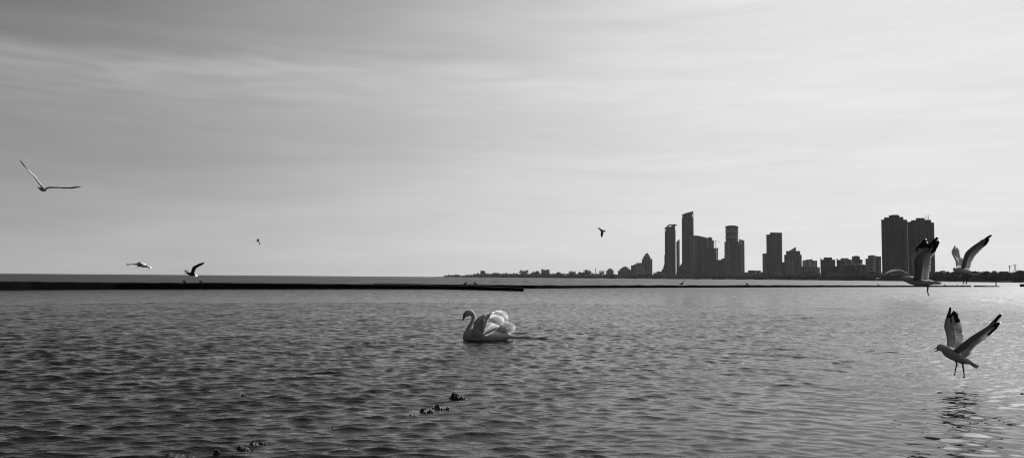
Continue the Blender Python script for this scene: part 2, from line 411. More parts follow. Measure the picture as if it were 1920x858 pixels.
breakwater('breakwater', [(-260, 527, 545), (-60, 527.5, 544), (60, 528.3, 543), (220, 529.3, 542), (430, 530.5, 541.8), (640, 532.3, 541.6), (830, 535, 542), (920, 537.4, 544), (982, 539.6, 545.8)],
           'long thick black breakwater wall on the left, ending below the wooded point', 2.2, GB, 3)
breakwater('breakwater', [(700, 531.3, 538), (860, 533.3, 539.3), (1000, 534.5, 540.4), (1120, 534.6, 539.6), (1250, 534.6, 538.9), (1420, 534.4, 538.4), (1560, 534.6, 538.0), (1700, 534.8, 537.7), (1821, 535.0, 537.4)],
           'long low dark breakwater stretching under the skyline', 2.0, GB, 4)
breakwater('breakwater', [(1825.5, 535.2, 537.5), (1850, 535.4, 537.5), (1875, 535.9, 537.4)],
           'short dark breakwater piece after the gap, below the hovering gull', 2.0, GB, 5)
breakwater('breakwater', [(1912, 532.2, 537.2), (1950, 531.8, 537.2), (2060, 532, 538)],
           'stub of black breakwater cut by the right edge of the picture', 2.0, GB, 6)
# boulders and timber heads at the foot of the far breakwater
M_ROCK = simple('wet_rock', .012, .5, .3, noise=.6, scale=14, bump=.8)
def rock(name, px, py, wid, hgt, label, seed, cat='rock', dep=None, group=None, lump=.55):
    rr = random.Random(seed); g = ground(px, py); mb = MB(); dep = dep or wid*.6; ex = .3 if cat == 'stump' else .75
    if cat == 'stump':
        n = 14; K = 7; rings = []
        for i in range(K+1):
            t = i/K; z = -hgt*.8+t*(hgt*1.8); sc = math.cos(t*math.pi/2*.97)**.3
            rings.append([Vector((g.x+math.cos(6.283*k/n)*wid/2*sc*rr.uniform(.85, 1.1), g.y+math.sin(6.283*k/n)*dep/2*sc*rr.uniform(.85, 1.1), z+rr.uniform(-.1, .1)*hgt)) for k in range(n)])
        mb.loft(rings, M_ROCK)
    else:
        # broken wet top of a boulder: several knobs joined below the waterline
        nx, ny = 30, 14; pk = [(rr.uniform(-.8, .8), rr.uniform(-.6, .6), rr.uniform(.16, .36), rr.uniform(.35, .8)) for _ in range(8)] + [(-.35, 0, .36, 1.0)]
        vs = []
        for j in range(ny+1):
            for i in range(nx+1):
                x = -1+2*i/nx; y = -1+2*j/ny
                h = max(pz*math.exp(-((x-px_)/pr)**2-((y-py_)/(pr*1.6))**2) for px_, py_, pr, pz in pk)
                z = hgt*.58*(h*1.25-.25-.9*(x*x+y*y)**2)+rr.uniform(-.10, .10)*hgt
                if i in (0, nx) or j in (0, ny): z = -hgt*1.5-.03
                vs.append(Vector((g.x+x*wid/2*1.1, g.y+y*dep/2*1.1, z)))
        m_ = nx+1
        mb.add(vs, [(j*m_+i, j*m_+i+1, (j+1)*m_+i+1, (j+1)*m_+i) for j in range(ny) for i in range(nx)], M_ROCK)
    o = mb.build(name, origin=(g.x, g.y, 0)); tag(o, label, cat, group); return o
GR = 'wet rocks breaking the surface in the foreground'
def s_at(px, py): return ground(px, py).y/F
rock('rock', 858, 746, 36*s_at(855, 745), .12, 'pointed wet dark rock below the swan, biggest of the rocks in the water', 1, group=GR)
rock('rock', 874, 748, 24*s_at(872, 747), .036, 'low wet rock tip touching the right of the biggest pointed rock', 2, group=GR)
rock('rock', 803, 771, 42*s_at(803, 771), .070, 'glistening ridge of wet rock left below the pointed rock', 3, group=GR)
rock('rock', 829, 765, 40*s_at(828, 765), .075, 'glistening wet rock between the low ridge and the pointed rock', 4, group=GR)
rock('rock', 776, 779, 26*s_at(780, 777), .032, 'small flat wet rock at the left end of the glistening ridge', 5, group=GR)
rock('rock', 458, 741, 13*s_at(458, 741), .045, 'tiny wet rock alone in the waves at left', 6, group=GR)
rock('rock', 627, 805, 16*s_at(627, 805), .032, 'tiny wet rock between the ridge and the bottom stump', 7, group=GR)
rock('rock', 478, 833, 26*s_at(478, 833), .045, 'wet rock knob up and right from the bottom stump', 8, group=GR)
rock('rock', 457, 838, 26*s_at(457, 838), .034, 'low wet rock just left of the knob near the stump', 9, group=GR)
rock('rock', 493, 830, 18*s_at(493, 830), .032, 'small wet rock just right of the knob near the stump', 10, group=GR)
rock('rock', 330, 855, 66*s_at(330, 855), .040, 'long flat dark rock awash at the bottom edge', 11, dep=.16, group=GR)
rock('tree_stump', 406, 857, 15*s_at(406, 856), .055, 'round dark wooden stump poking up at the bottom edge', 12, cat='stump', lump=.1)
rock('rock', 1762, 735, 9*s_at(1762, 735), .014, 'tiny wet rock on the calm water below the calling gull', 13, group=GR)
rock('rock', 1919, 737, 12*s_at(1919, 737), .02, 'small dark rock cut by the right edge of the picture', 14, group=GR)

# ------------------------------------------------------------------ birds
class View:
    """Landmarks measured on an enlargement (origin ox, oy, zoom s) turned into points at distance D plus a depth offset w in metres."""
    def __init__(s, ox, oy, z, D): s.ox, s.oy, s.z, s.D = ox, oy, z, D
    def __call__(s, cx, cy, w=0): return at(s.ox+cx/s.z, s.oy+cy/s.z, s.D+w)
DEP = Vector((0, 1, 0))
def body_loft(mb, V, st, m, n=20, steps=34, mat_fn=None):
    """st: (topx, topy, botx, boty, depth offset m, depth radius as a share of half height)"""
    S = cr(st, steps); rings = []
    for a in S:
        T = V(a[0], a[1], a[4]); B = V(a[2], a[3], a[4]); c = (T+B)/2; h = (T-B)/2
        dr = h.length*a[5]; ring = []
        for k in range(n):
            q = 2*math.pi*k/n; ring.append(c + h*math.cos(q) + DEP*dr*math.sin(q))
        rings.append(ring)
    mb.loft(rings, m)
def feather(mb, B, T, wid, nrm, m, m_tip=None, tip_at=.6, th=.0022, twist=.25, curve=0.0, white_tip=False, shape=(.45, .85, 1, .95, .72, .22)):
    ax = (T-B); Ln = ax.length
    if Ln < 1e-5: return
    d = ax.cross(nrm).normalized(); n = d.cross(ax).normalized()
    d2 = (d + n*twist).normalized()
    ts = (0, .3, .6, .82, .94, 1.0); rings = []
    for t, s in zip(ts, shape):
        c = B + ax*t + n*curve*Ln*math.sin(t*math.pi*.9)
        w_ = wid/2*s; tt = th*(1.2-t)
        rings.append([c-d2*w_, c+n*tt+d2*w_*.1, c+d2*w_])
    if m_tip is None: mb.ribbon(rings, m)
    else:
        k = next((i for i, t in enumerate(ts) if t >= tip_at), 5)
        k = max(1, min(k, 4))
        mb.ribbon(rings[:k+1], m); mb.ribbon(rings[k:5] if white_tip and k < 4 else rings[k:], m_tip)
        if white_tip and k < 4: mb.ribbon(rings[4:], M_FEATH)
def wing(mb, V, LE, TE, cov_m, fe_m, nf=26, thick=.016, dark_from=.72, tip_m=None, white_tip=True, cov=.5, seed=0, side=1):
    rr = random.Random(seed); n = 20
    le = cr(LE, 60); te = cr(TE, 60)
    Lp = [V(*p) for p in le]; Tp = [V(*p) for p in te]
    def smp(A, s):
        s = max(0, min(1, s))*59; i = min(int(s), 58); return A[i].lerp(A[i+1], s-i)
    def nrm(s):
        a = smp(Lp, min(1, s+.04))-smp(Lp, max(0, s-.04)); b = smp(Tp, s)-smp(Lp, s)
        c = a.cross(b); return c.normalized() if c.length > 1e-9 else Vector((0, 1, 0))
    rings = []
    for i in range(n):
        s = i/(n-1); s = s*.94
        c = cov*(1-.45*s)
        a = smp(Lp, s); b = smp(Tp, s); ch = (b-a); nn = nrm(s); t = thick*(1-.85*s)
        prof = [(0, 0), (.08, .8), (.3, 1.0), (.65, .6), (1, .06), (.65, -.35), (.3, -.55), (.08, -.5)]
        rings.append([a+ch*(c*u_)+nn*(t*v_) for u_, v_ in prof])
    kd = int(n*min(1, dark_from+.04))
    if tip_m and kd < n-1:
        mb.loft(rings[:kd+1], cov_m); mb.loft(rings[kd:], tip_m)
    else: mb.loft(rings, cov_m)
    span = sum((Lp[i+1]-Lp[i]).length for i in range(59))
    for j in range(nf):
        s = (j+.5)/nf
        sb = s - .30*max(0, (s-.42)/.58)**1.1
        a = smp(Lp, sb); b = smp(Tp, sb)
        B = a.lerp(b, .22)
        T = smp(Tp, min(1, s+.01)) if j < nf-1 else smp(Lp, 1.0)
        T = T + (T-B).normalized()*rr.uniform(-.006, .008)
        nn = nrm(sb); dark = tip_m is not None and s > dark_from-.05
        wd = span/nf*(1.75 if s < .5 else 1.35)
        feather(mb, B+nn*.001*(j % 2), T, wd, nn, (M_GULLF2 if fe_m == M_GULLF and j % 2 else fe_m), tip_m if dark else None, .6-.45*max(0, (s-dark_from)/(1.01-dark_from)) if dark else .6, curve=.03*side, white_tip=white_tip and s > .93, twist=.18)
        # greater covert over the feather root
        feather(mb, a.lerp(b, .10)+nn*.004, B.lerp(T, .38)+nn*.003, wd*1.1, nn, cov_m if not (tip_m and s > dark_from+.05) else tip_m, twist=.12)
def legs(mb, V, chains, r=.0075, foot=.028):
    for ch in chains:
        P = [V(*p) for p in ch]; k = len(P)
        mb.tube(P, [r*(1.5-.7*i/(k-1)) for i in range(k)], M_LEG, 7)
        T = P[-1]; d = (P[-1]-P[-2]).normalized()
        tip = [T+d*foot+rt*foot*q+DEP*foot*.3*e for q, e in ((-.45, 1), (0, -1), (.4, .5))]
        for t in tip: mb.tube([T-d*.004, t], [.0038, .0016], M_LEG, 5)
        for a, b in ((0, 1), (1, 2)):
            mb.add([T, tip[a], tip[b], T+DEP*.003, tip[a]+DEP*.003, tip[b]+DEP*.003], [(0, 1, 2), (3, 5, 4), (0, 3, 4, 1), (1, 4, 5, 2), (2, 5, 3, 0)], M_LEG)
def cone_part(name, V, base_t, base_b, tip, parent, m, hook=0, dr=.7):
    mb = MB(); rings = []
    bt, bb, tp = V(*base_t), V(*base_b), V(*tip)
    for t in (0, .25, .5, .75, .92, 1):
        k = (1-t)**.75 if t < 1 else .05
        c = ((bt+bb)/2).lerp(tp, t) ; h = (bt-bb)/2*k
        c = c + up*(hook*math.sin(t*math.pi))
        rings.append([c+h*math.cos(2*math.pi*i/10)+DEP*h.length*dr*math.sin(2*math.pi*i/10) for i in range(10)])
    mb.loft(rings, m); return mb.build(name, parent, parent.location, True)
def eye_part(V, c, rad, parent, w_):
    mb = MB(); P = V(c[0], c[1], w_); rings = []
    for i in range(6):
        t = math.pi*i/5; rings.append([P+DEP*math.cos(t)*rad*.6+(rt*math.cos(q)+up*math.sin(q))*math.sin(t)*rad+DEP*1e-5 for q in [2*math.pi*k/8 for k in range(8)]])
    mb.loft(rings, M_EYE); return mb.build('eye', parent, parent.location, True)
GG = 'gulls in flight'

# --- calling gull, lower right, landing
V = View(1720, 560, 5.36, 9.75)
mb = MB()
body_loft(mb, V, [(199,478,199,508,0,.8),(205,464,203,517,0,.8),(222,453,218,520,0,.82),(245,452,240,524,0,.8),(272,462,250,537,0,.78),(305,472,265,558,0,.8),(355,492,300,590,0,.85),(405,520,352,614,0,.9),(450,548,402,636,0,.9),(490,578,448,652,0,.9),(520,602,488,652,0,.9),(552,626,525,656,0,1.1),(580,650,560,664,0,1.5)], M_GULLB)
for j in range(9):
    t = j/8; feather(mb, V(500+10*t, 618+14*t, 0), V(632-34*t, 676+22*t, -.07+.14*t), .03, DEP+up*.8, M_GULLF, twist=.1)
wing(mb, V, [(300,480,.05),(295,400,.12),(282,335,.17),(268,282,.20),(276,222,.20),(300,150,.20),(336,72,.21)],
     [(395,520,.05),(462,440,.14),(456,350,.19),(444,280,.22),(428,225,.23),(412,165,.22),(366,88,.21)], M_GULLW, M_GULLF, dark_from=.72, tip_m=M_BLACKF, seed=1)
wing(mb, V, [(365,510,-.05),(450,442,-.13),(545,372,-.20),(640,314,-.24),(722,258,-.26),(790,205,-.28),(846,150,-.28)],
     [(470,585,-.05),(512,578,-.12),(548,505,-.18),(622,445,-.22),(700,385,-.25),(785,315,-.27),(856,208,-.28)], M_GULLW, M_GULLF, dark_from=.76, tip_m=M_BLACKF, seed=2)
legs(mb, V, [[(452,640,-.03),(460,690,-.03),(466,735,-.03),(470,768,-.03)], [(378,612,.03),(398,652,.03),(384,700,.03),(378,742,.03)]])
g = mb.build('gull', origin=V(400, 580), smooth=True)
tag(g, 'gull with open bill calling as it lands on the lake at lower right', 'gull', GG)
cone_part('upper_beak', V, (203,480), (203,500), (158,508), g, M_BILL, .004)
cone_part('lower_beak', V, (206,500), (208,520), (170,529), g, M_BILL, -.002)
eye_part(V, (226, 470), .006, g, -.034)

# --- gull in profile before the twin towers
V = View(1660, 420, 6.127, 9.2)
mb = MB()
body_loft(mb, V, [(190,612,192,642,0,.8),(200,601,198,652,0,.8),(222,595,218,659,0,.8),(252,594,246,668,0,.8),(300,597,275,684,0,.85),(350,600,318,698,0,.9),(410,608,372,709,0,.95),(465,622,435,709,0,.95),(515,640,495,702,0,1),(555,652,548,694,0,1.2),(590,662,585,688,0,1.8)], M_GULLB)
for j in range(9):
    t = j/8; feather(mb, V(530, 655+10*t, 0), V(650-20*t, 674+16*t, -.07+.14*t), .03, DEP*.6+up, M_GULLF, twist=.1)
wing(mb, V, [(325,625,.05),(318,520,.12),(297,440,.17),(296,385,.20),(345,295,.21),(405,222,.22),(476,166,.22)],
     [(440,640,.05),(430,540,.13),(400,440,.18),(380,370,.20),(420,310,.22),(465,262,.23),(494,180,.22)], M_GULLW, M_GULLF, dark_from=.62, tip_m=M_BLACKF, seed=3)
wing(mb, V, [(318,640,-.05),(334,530,-.12),(328,440,-.19),(352,368,-.24),(425,298,-.26),(505,225,-.28),(618,140,-.28)],
     [(495,650,-.05),(508,580,-.12),(516,490,-.18),(526,405,-.22),(566,325,-.25),(602,255,-.27),(630,165,-.28)], M_GULLW, M_GULLF, dark_from=.74, tip_m=M_BLACKF, seed=4, thick=.02)
legs(mb, V, [[(486,700,-.02),(488,735,-.02),(481,765,-.02),(492,800,-.02)]], foot=.02)
g = mb.build('gull', origin=V(400, 650), smooth=True)
tag(g, 'gull in side view with both wings up before the twin apartment towers', 'gull', GG)
cone_part('beak', V, (196,618), (196,646), (134,647), g, M_BILL, .003)
eye_part(V, (204, 618), .006, g, -.024)

# --- hovering gull right of the towers
V = View(1660, 420, 6.127, 11.0)
mb = MB()
body_loft(mb, V, [(780,508,784,532,-.06,.9),(790,496,792,542,-.04,.9),(806,489,808,552,0,.9),(838,480,832,566,.04,.9),(880,487,872,576,.08,.95),(925,500,918,580,.12,1),(955,516,950,582,.15,1),(985,535,980,578,.18,1.2)], M_GULLB)
for j in range(11):
    t = j/10; feather(mb, V(945, 540+12*t, .16), V(1085-30*t*t, 548+30*t, .14+.16*t), .034, DEP*.3+up, M_GULLF, twist=.1)
wing(mb, V, [(815,500,.12),(806,425,.18),(782,372,.23),(760,326,.26),(772,285,.27),(802,248,.27)],
     [(880,490,.12),(892,410,.2),(856,372,.25),(852,335,.28),(845,292,.29),(822,254,.28)], M_GULLB, M_GULLF, nf=20, dark_from=1.2, tip_m=None, seed=5)
wing(mb, V, [(868,500,-.0),(890,415,-.08),(920,330,-.15),(985,266,-.2),(1062,212,-.23),(1140,170,-.25),(1220,128,-.26)],
     [(962,520,.0),(992,440,-.06),(1025,372,-.12),(1070,320,-.17),(1120,272,-.2),(1168,222,-.23),(1214,150,-.25)], M_GULLW, M_GULLF, dark_from=.82, tip_m=M_BLACKF, white_tip=False, seed=6)
legs(mb, V, [[(903,570,.05),(912,608,.05),(900,648,.05),(899,668,.05)], [(938,574,.1),(946,608,.1),(932,648,.1),(931,672,.1)]], foot=.02)
g = mb.build('gull', origin=V(880, 540), smooth=True)
tag(g, 'gull hovering with dangling legs above the wooded shore at far right', 'gull', GG)
cone_part('beak', V, (788,520,-.05), (790,540,-.05), (784,548,-.09), g, M_BILL)
eye_part(V, (793, 512), .006, g, -.07)

# --- gull gliding at far left, wings seen edge on
V = View(0, 280, 8.578, 13.5)
mb = MB()
body_loft(mb, V, [(606,602,606,608,.10,1.5),(625,603,622,625,.08,1.6),(660,606,650,658,.02,1.1),(700,612,680,676,-.06,1.0),(730,630,718,674,-.12,1.0),(748,645,740,668,-.17,1.0)], M_WHITE)
for j in range(7):
    t = j/6; feather(mb, V(640, 622, .06), V(598+8*t, 598+14*t, .14+.05*t), .03, up, M_GULLF, twist=.1)
wing(mb, V, [(700,618,-.10),(632,545,-.13),(560,446,-.16),(480,372,-.17),(395,275,-.15),(318,160,-.08)],
     [(712,606,.06),(648,536,.05),(580,434,.04),(498,360,.02),(408,268,.0),(324,158,-.04)], M_WHITE, M_FEATH, dark_from=.78, tip_m=M_BLACKF, white_tip=False, seed=7, thick=.02)  # left wing in whiter feathers: sun on its upper side put into the colour
wing(mb, V, [(725,640,-.10),(800,612,-.14),(900,611,-.17),(1040,616,-.18),(1180,618,-.16),(1330,596,-.10)],
     [(700,650,.06),(810,628,.06),(910,626,.04),(1045,630,.02),(1180,630,.0),(1318,604,-.05)], M_GULLB, M_GULLF, dark_from=.55, tip_m=M_BLACKF, white_tip=False, seed=8, thick=.02)
g = mb.build('gull', origin=V(690, 640), smooth=True)
tag(g, 'pale gull gliding high at far left with long thin wings in a wide V', 'gull', GG)
cone_part('beak', V, (742,650,-.17), (742,664,-.17), (752,668,-.22), g, M_BILL)

# --- gull with raised wing above the breakwater, left
V = View(220, 470, 9.6, 33)
mb = MB()
body_loft(mb, V, [(1226,392,1228,404,0,.9),(1245,386,1246,410,0,.9),(1275,384,1268,422,0,.9),(1320,388,1305,442,0,.9),(1360,400,1345,450,0,.9),(1390,412,1378,452,0,1),(1410,424,1400,456,0,1.3)], M_DARKB)
for j in range(7):
    t = j/6; feather(mb, V(1375, 425, 0), V(1452-26*t, 446+18*t, -.08+.16*t), .06, DEP+up, M_FEATH, twist=.1)
wing(mb, V, [(1320,400,-.04),(1336,345,-.2),(1362,286,-.32),(1430,250,-.4),(1500,224,-.46),(1572,208,-.5)],
     [(1385,420,-.04),(1394,375,-.2),(1420,318,-.34),(1470,278,-.42),(1525,250,-.47),(1566,216,-.5)], M_DARKB, M_DARKB, dark_from=1.2, seed=9, thick=.02)
wing(mb, V, [(1300,392,.05),(1270,362,.3),(1235,356,.5),(1200,354,.65)], [(1340,400,.05),(1290,378,.3),(1245,372,.5),(1204,362,.65)], M_GULLB, M_GULLF, nf=14, dark_from=1.2, seed=10)
g = mb.build('gull', origin=V(1310, 420), smooth=True)
tag(g, 'dark gull with one wing raised just over the breakwater at left', 'gull', GG)
cone_part('beak', V, (1230,394), (1230,404), (1204,406), g, M_BILL)

# --- far small birds
V = View(1100, 410, 17.16, 36)
mb = MB()
body_loft(mb, V, [(600,380,596,425,-.1,.9),(575,368,572,420,-.05,.9),(545,362,545,408,0,.9),(500,350,500,402,0,1),(455,345,460,398,0,1),(425,372,430,392,0,1.4)], M_DARKB)
wing(mb, V, [(545,385,-.05),(540,440,-.15),(530,500,-.22),(512,550,-.26),(478,600,-.28)], [(465,390,-.05),(455,440,-.15),(450,500,-.22),(455,550,-.26),(470,598,-.28)], M_DARKB, M_DARKB, nf=16, dark_from=1.2, seed=11)
wing(mb, V, [(520,362,.05),(470,335,.3),(430,318,.5),(372,300,.6)], [(470,372,.05),(440,352,.3),(410,332,.5),(378,318,.6)], M_DARKB, M_DARKB, nf=12, dark_from=1.2, seed=12)
g = mb.build('gull', origin=V(500, 380), smooth=True)
tag(g, 'small dark bird with a wing hanging down, flying left of the skyline', 'bird', GG)
V = View(460, 430, 21.44, 75)
mb = MB()
body_loft(mb, V, [(430,452,430,470,0,1),(460,450,462,478,0,1),(500,452,505,492,0,1),(540,478,532,500,0,1)], M_DARKB, steps=14)
wing(mb, V, [(485,470,-.05),(478,420,-.3),(474,385,-.4),(476,355,-.5)], [(520,478,-.05),(545,445,-.3),(572,428,-.4),(568,395,-.5)], M_DARKB, M_DARKB, nf=10, dark_from=1.2, seed=13)
wing(mb, V, [(490,480,.05),(530,520,.3),(565,560,.5),(596,605,.6)], [(515,470,.05),(552,505,.3),(585,548,.5),(606,585,.6)], M_DARKB, M_DARKB, nf=10, dark_from=1.2, seed=14)
g = mb.build('gull', origin=V(500, 470), smooth=True)
tag(g, 'tiny dark bird flying alone in the open sky at left', 'bird', GG)

# --- flying swan
V = View(220, 470, 9.6, 46)
mb = MB()
body_loft(mb, V, [(168,238,170,252,0,.9),(180,233,182,254,0,.9),(205,235,208,254,0,.9),(240,236,240,250,0,1),(300,232,300,250,0,1),(350,226,350,254,0,1)], M_DARKB, steps=24)
body_loft(mb, V, [(340,228,340,254,0,1),(370,214,368,262,0,.9),(400,204,398,284,0,.9),(450,202,440,296,0,.9),(500,228,480,296,0,1),(550,262,540,300,0,1.1),(600,290,595,312,0,1.8)], M_WHITE, steps=24)
for j in range(7):
    t = j/6; feather(mb, V(540, 280, 0), V(618-16*t, 302+12*t, -.15+.3*t), .12, DEP+up, M_DARKB if t > .5 else M_FEATH, twist=.1)
wing(mb, V, [(400,220,-.1),(386,215,-.5),(384,205,-.9),(384,186,-1.1)], [(500,235,-.1),(520,245,-.5),(500,250,-.9),(440,215,-1.1)], M_WHITE, M_FEATH, nf=18, dark_from=1.2, seed=15, thick=.03)
wing(mb, V, [(400,250,.1),(378,262,.5),(360,280,.9),(346,292,1.1)], [(500,270,.1),(510,285,.5),(470,295,.9),(400,298,1.1)], M_WHITE, M_FEATH, nf=18, dark_from=1.2, seed=16, thick=.03)
g = mb.build('swan', origin=V(430, 250), smooth=True)
tag(g, 'white swan flying low over the lake at left with its neck stretched out', 'swan')
cone_part('beak', V, (172,238), (172,252), (148,254), g, M_BILL)

# --- gulls standing on the breakwater
def standing(x, yfoot, D, h, face, label, raise_wing=False, group='gulls resting on the breakwater', white=True, z=0):
    """h: height of the bird in metres; face: -1 looks left, +1 right."""
    p0 = at(x, yfoot, D); s = h/.40; mb = MB()
    class W:
        def __call__(self, a, b, w_=0):
            if b > .09 and not raise_wing:
                q_ = R(24); a, b = a*math.cos(q_)-(b-.15)*math.sin(q_)*1.0, .15+(b-.15)*math.cos(q_)+a*math.sin(q_)
            return p0 + Vector((a*face*s, w_*s, b*s))
    W_ = W()
    hd = M_WHITE if white else M_DARKB
    body_loft(mb, W_, [(.135,.352,.135,.335,0,.9),(.125,.375,.125,.325,0,.9),(.10,.388,.095,.315,0,.9),(.07,.375,.055,.30,0,.85),(.045,.33,.09,.25,0,.85),(.02,.285,.11,.18,0,.9)], hd, steps=18, n=12)
    body_loft(mb, W_, [(.08,.29,.115,.20,0,.9),(.02,.29,.08,.135,0,.95),(-.06,.255,-.01,.10,0,.95),(-.14,.21,-.10,.10,0,1),(-.21,.165,-.19,.115,0,1),(-.31,.115,-.30,.095,0,2.0)], M_DARKB, steps=20, n=12)
    for sy in (-1, 1):
        for j in range(6):
            t = j/5; feather(mb, W_(.0-.02*t, .27-.10*t, sy*.075), W_(-.27-.06*t, .17-.04*t, sy*.045), .05*s, DEP*sy, M_DARKB, twist=.1)
        mb.tube([W_(-.01, .13, sy*.03), W_(.0, .06, sy*.03), W_(-.005, 0, sy*.03)], [.008*s, .006*s, .005*s], M_LEG, 6)
        mb.tube([W_(-.005, .004, sy*.03), W_(.045, .003, sy*.03)], [.006*s, .004*s], M_LEG, 5)
    if raise_wing:
        wing(mb, W_, [(.07,.24,-.05),(.06,.36,-.14),(.12,.46,-.2),(.22,.58,-.22),(.30,.70,-.22)], [(-.08,.2,-.05),(-.06,.33,-.14),(.02,.42,-.2),(.13,.52,-.22),(.27,.67,-.22)], M_DARKB, M_DARKB, nf=16, dark_from=1.3, seed=31)
        wing(mb, W_, [(.07,.24,.05),(.10,.30,.2),(.14,.33,.35),(.16,.34,.5)], [(-.08,.2,.05),(-.03,.26,.2),(.04,.3,.35),(.12,.32,.5)], M_DARKB, M_DARKB, nf=16, dark_from=1.3, seed=32)
    o = mb.build('gull', origin=p0, smooth=True); tag(o, label, 'gull', group)
    cb = MB(); cb.loft([[W_(.13, .348+.011*math.cos(q), .009*math.sin(q)) for q in [k*math.pi/3 for k in range(6)]], [W_(.165, .343+.008*math.cos(q), .006*math.sin(q)) for q in [k*math.pi/3 for k in range(6)]], [W_(.185, .335+.002*math.cos(q), .002*math.sin(q)) for q in [k*math.pi/3 for k in range(6)]]], M_BILL)
    cb.build('beak', o, p0, True)
    return o
def bwD(x, yb): return ground(x, yb).y
standing(344, 530.2, bwD(344, 542)+1.0, .36, -1, 'left white headed gull of the pair resting on the breakwater under the raised wing gull')
standing(375, 530.4, bwD(375, 542)+1.0, .36, -1, 'right white headed gull of the pair resting on the breakwater under the raised wing gull')
standing(874, 533.9, bwD(874, 539.4)+1.0, .46, 1, 'gull standing on the breakwater and facing right toward its neighbour')
standing(890, 534.1, bwD(890, 539.4)+1.0, .46, -1, 'dark gull standing on the breakwater and facing left toward its neighbour', white=False)
standing(1279, 534.9, bwD(1279, 538.8)+1.0, .50, 1, 'gull lifting its wing on the breakwater below the tall leaning towers', raise_wing=True)
standing(1400, 534.4, bwD(1400, 538.5)+1.0, .46, -1, 'small dark gull on the breakwater below the round topped tower', white=False)
standing(1646, 534.6, bwD(1646, 537.8)+1.0, .36, -1, 'small dark gull on the breakwater below the left foot of the arch', white=False)
standing(1771, 534.9, bwD(1771, 537.5)+1.0, .30, -1, 'small dark gull on the breakwater just right of the side view gull', white=False)
standing(1795, 535.0, bwD(1795, 537.5)+1.0, .30, -1, 'small dark gull on the breakwater below the hovering gull', white=False)
standing(1804, 535.0, bwD(1804, 537.5)+1.0, .26, 1, 'small dark gull near the gap in the breakwater, facing right', white=False)
# mooring post on the short piece
p = at(1867.5, 535.9, bwD(1867, 537.4)+.8); mb = MB(); h = 6.5*p.y/F
mb.tube([p-Vector((0,0,.3)), p+Vector((0,0,h*.85))], [.13, .10], M_BREAK, 10); mb.tube([p+Vector((0,0,h*.8)), p+Vector((0,0,h))], [.16, .05], M_BREAK, 10)
tag(mb.build('mooring_post', origin=p), 'short dark post standing on the breakwater piece after the gap', 'post')

# --- swan on the water
V = View(850, 560, 8.579, 16.55)
mb = MB()
body_loft(mb, V, [(152,600,156,640,0,1.6),(170,540,175,690,0,1.3),(220,490,225,715,0,1.35),(320,440,320,730,0,1.35),(450,420,450,735,0,1.35),(600,470,600,730,0,1.35),(740,520,740,705,0,1.5),(840,545,840,670,0,1.8),(910,562,905,640,0,2.2),(960,572,955,612,0,3)], M_WHITE, n=28, steps=44)
body_loft(mb, V, [(160,246,186,284,0,.75),(172,218,200,288,0,.8),(192,196,222,284,0,.85),(222,178,246,272,0,.85),(258,172,268,266,0,.85),(298,182,282,274,0,.85),(332,208,290,296,0,.85),(356,250,290,326,0,.85),(362,300,278,362,0,.85),(342,360,252,402,0,.9),(318,420,220,448,0,.9),(300,485,190,505,0,.95),(290,560,164,565,0,1.1),(300,650,150,640,0,1.2)], M_WHITE, n=24, steps=60)
rr = random.Random(5)
def fan(base, tips, n, wid, w_of, nrm, m=M_FEATH, curve=.05, jit=4, twist=.16):
    bs = cr(base, n); ts = cr(tips, n)
    for b, t in zip(bs, ts):
        B = V(*b); T = V(t[0]+rr.uniform(-jit, jit), t[1]+rr.uniform(-jit, jit), t[2])
        feather(mb, B, T, wid*.98, nrm, (M_FEATH2 if m == M_FEATH and rr.random() < .38 else m), curve=curve, twist=twist+.04, th=.006, shape=(.5, .85, 1, .98, .8, .34))
NR = (-DEP + up*.25).normalized()
# far wing: upper rounded lobe, near wing primaries: lower lobe
fan([(420,470,.20),(480,500,.24),(540,530,.26)], [(600,225,.10),(680,205,.16),(760,186,.20),(830,205,.24),(874,255,.27),(884,305,.28),(868,352,.28)], 17, .095, 0, NR)
fan([(450,500,.08),(520,530,.10),(600,560,.12)], [(660,250,.05),(730,260,.06),(790,290,.07),(820,330,.08),(812,372,.08)], 10, .09, 0, NR, m=M_FEATH)
fan([(520,560,.0),(600,570,.0),(680,580,.0)], [(840,366,.02),(905,376,.0),(960,398,.0),(996,430,-.01),(1002,462,-.01),(985,494,-.01),(930,520,0)], 14, .085, 0, NR)
fan([(560,590,-.05),(620,600,-.05),(700,610,-.05)], [(700,420,.0),(770,430,-.02),(830,460,-.04),(880,500,-.05),(870,545,-.05)], 9, .085, 0, NR)
# near wing coverts: a shell from shoulder to rump
cov = []
for s in np.linspace(0, 1, 14):
    tp = cr([(330,400,-.12),(400,295,-.13),(510,240,-.10),(620,205,-.05)], 14)[int(round(s*13))]
    bt = cr([(300,600,-.26),(380,615,-.27),(430,600,-.25),(480,560,-.22)], 14)[int(round(s*13))]
    T = V(*tp); B = V(*bt); c = (T+B)/2; h = (T-B)/2
    ring = []
    for k in range(16):
        q = 2*math.pi*k/16; ring.append(c+h*math.cos(q)+DEP*(-.11 if math.sin(q) > 0 else .04)*abs(math.sin(q)) * math.sin(math.pi*(.15+.7*s)))
    cov.append(ring)
cov = cov
mb.loft(cov, M_WHITE)
fan([(380,420,-.22),(430,480,-.27),(450,560,-.27)], [(628,203,-.08),(600,236,-.12),(566,285,-.16),(545,350,-.19)], 16, .06, 0, NR)
fan([(330,400,-.20),(350,460,-.27),(360,530,-.28),(380,590,-.27)], [(500,262,-.17),(520,330,-.22),(500,420,-.27),(490,500,-.27)], 12, .08, 0, NR, m=M_WHITE)
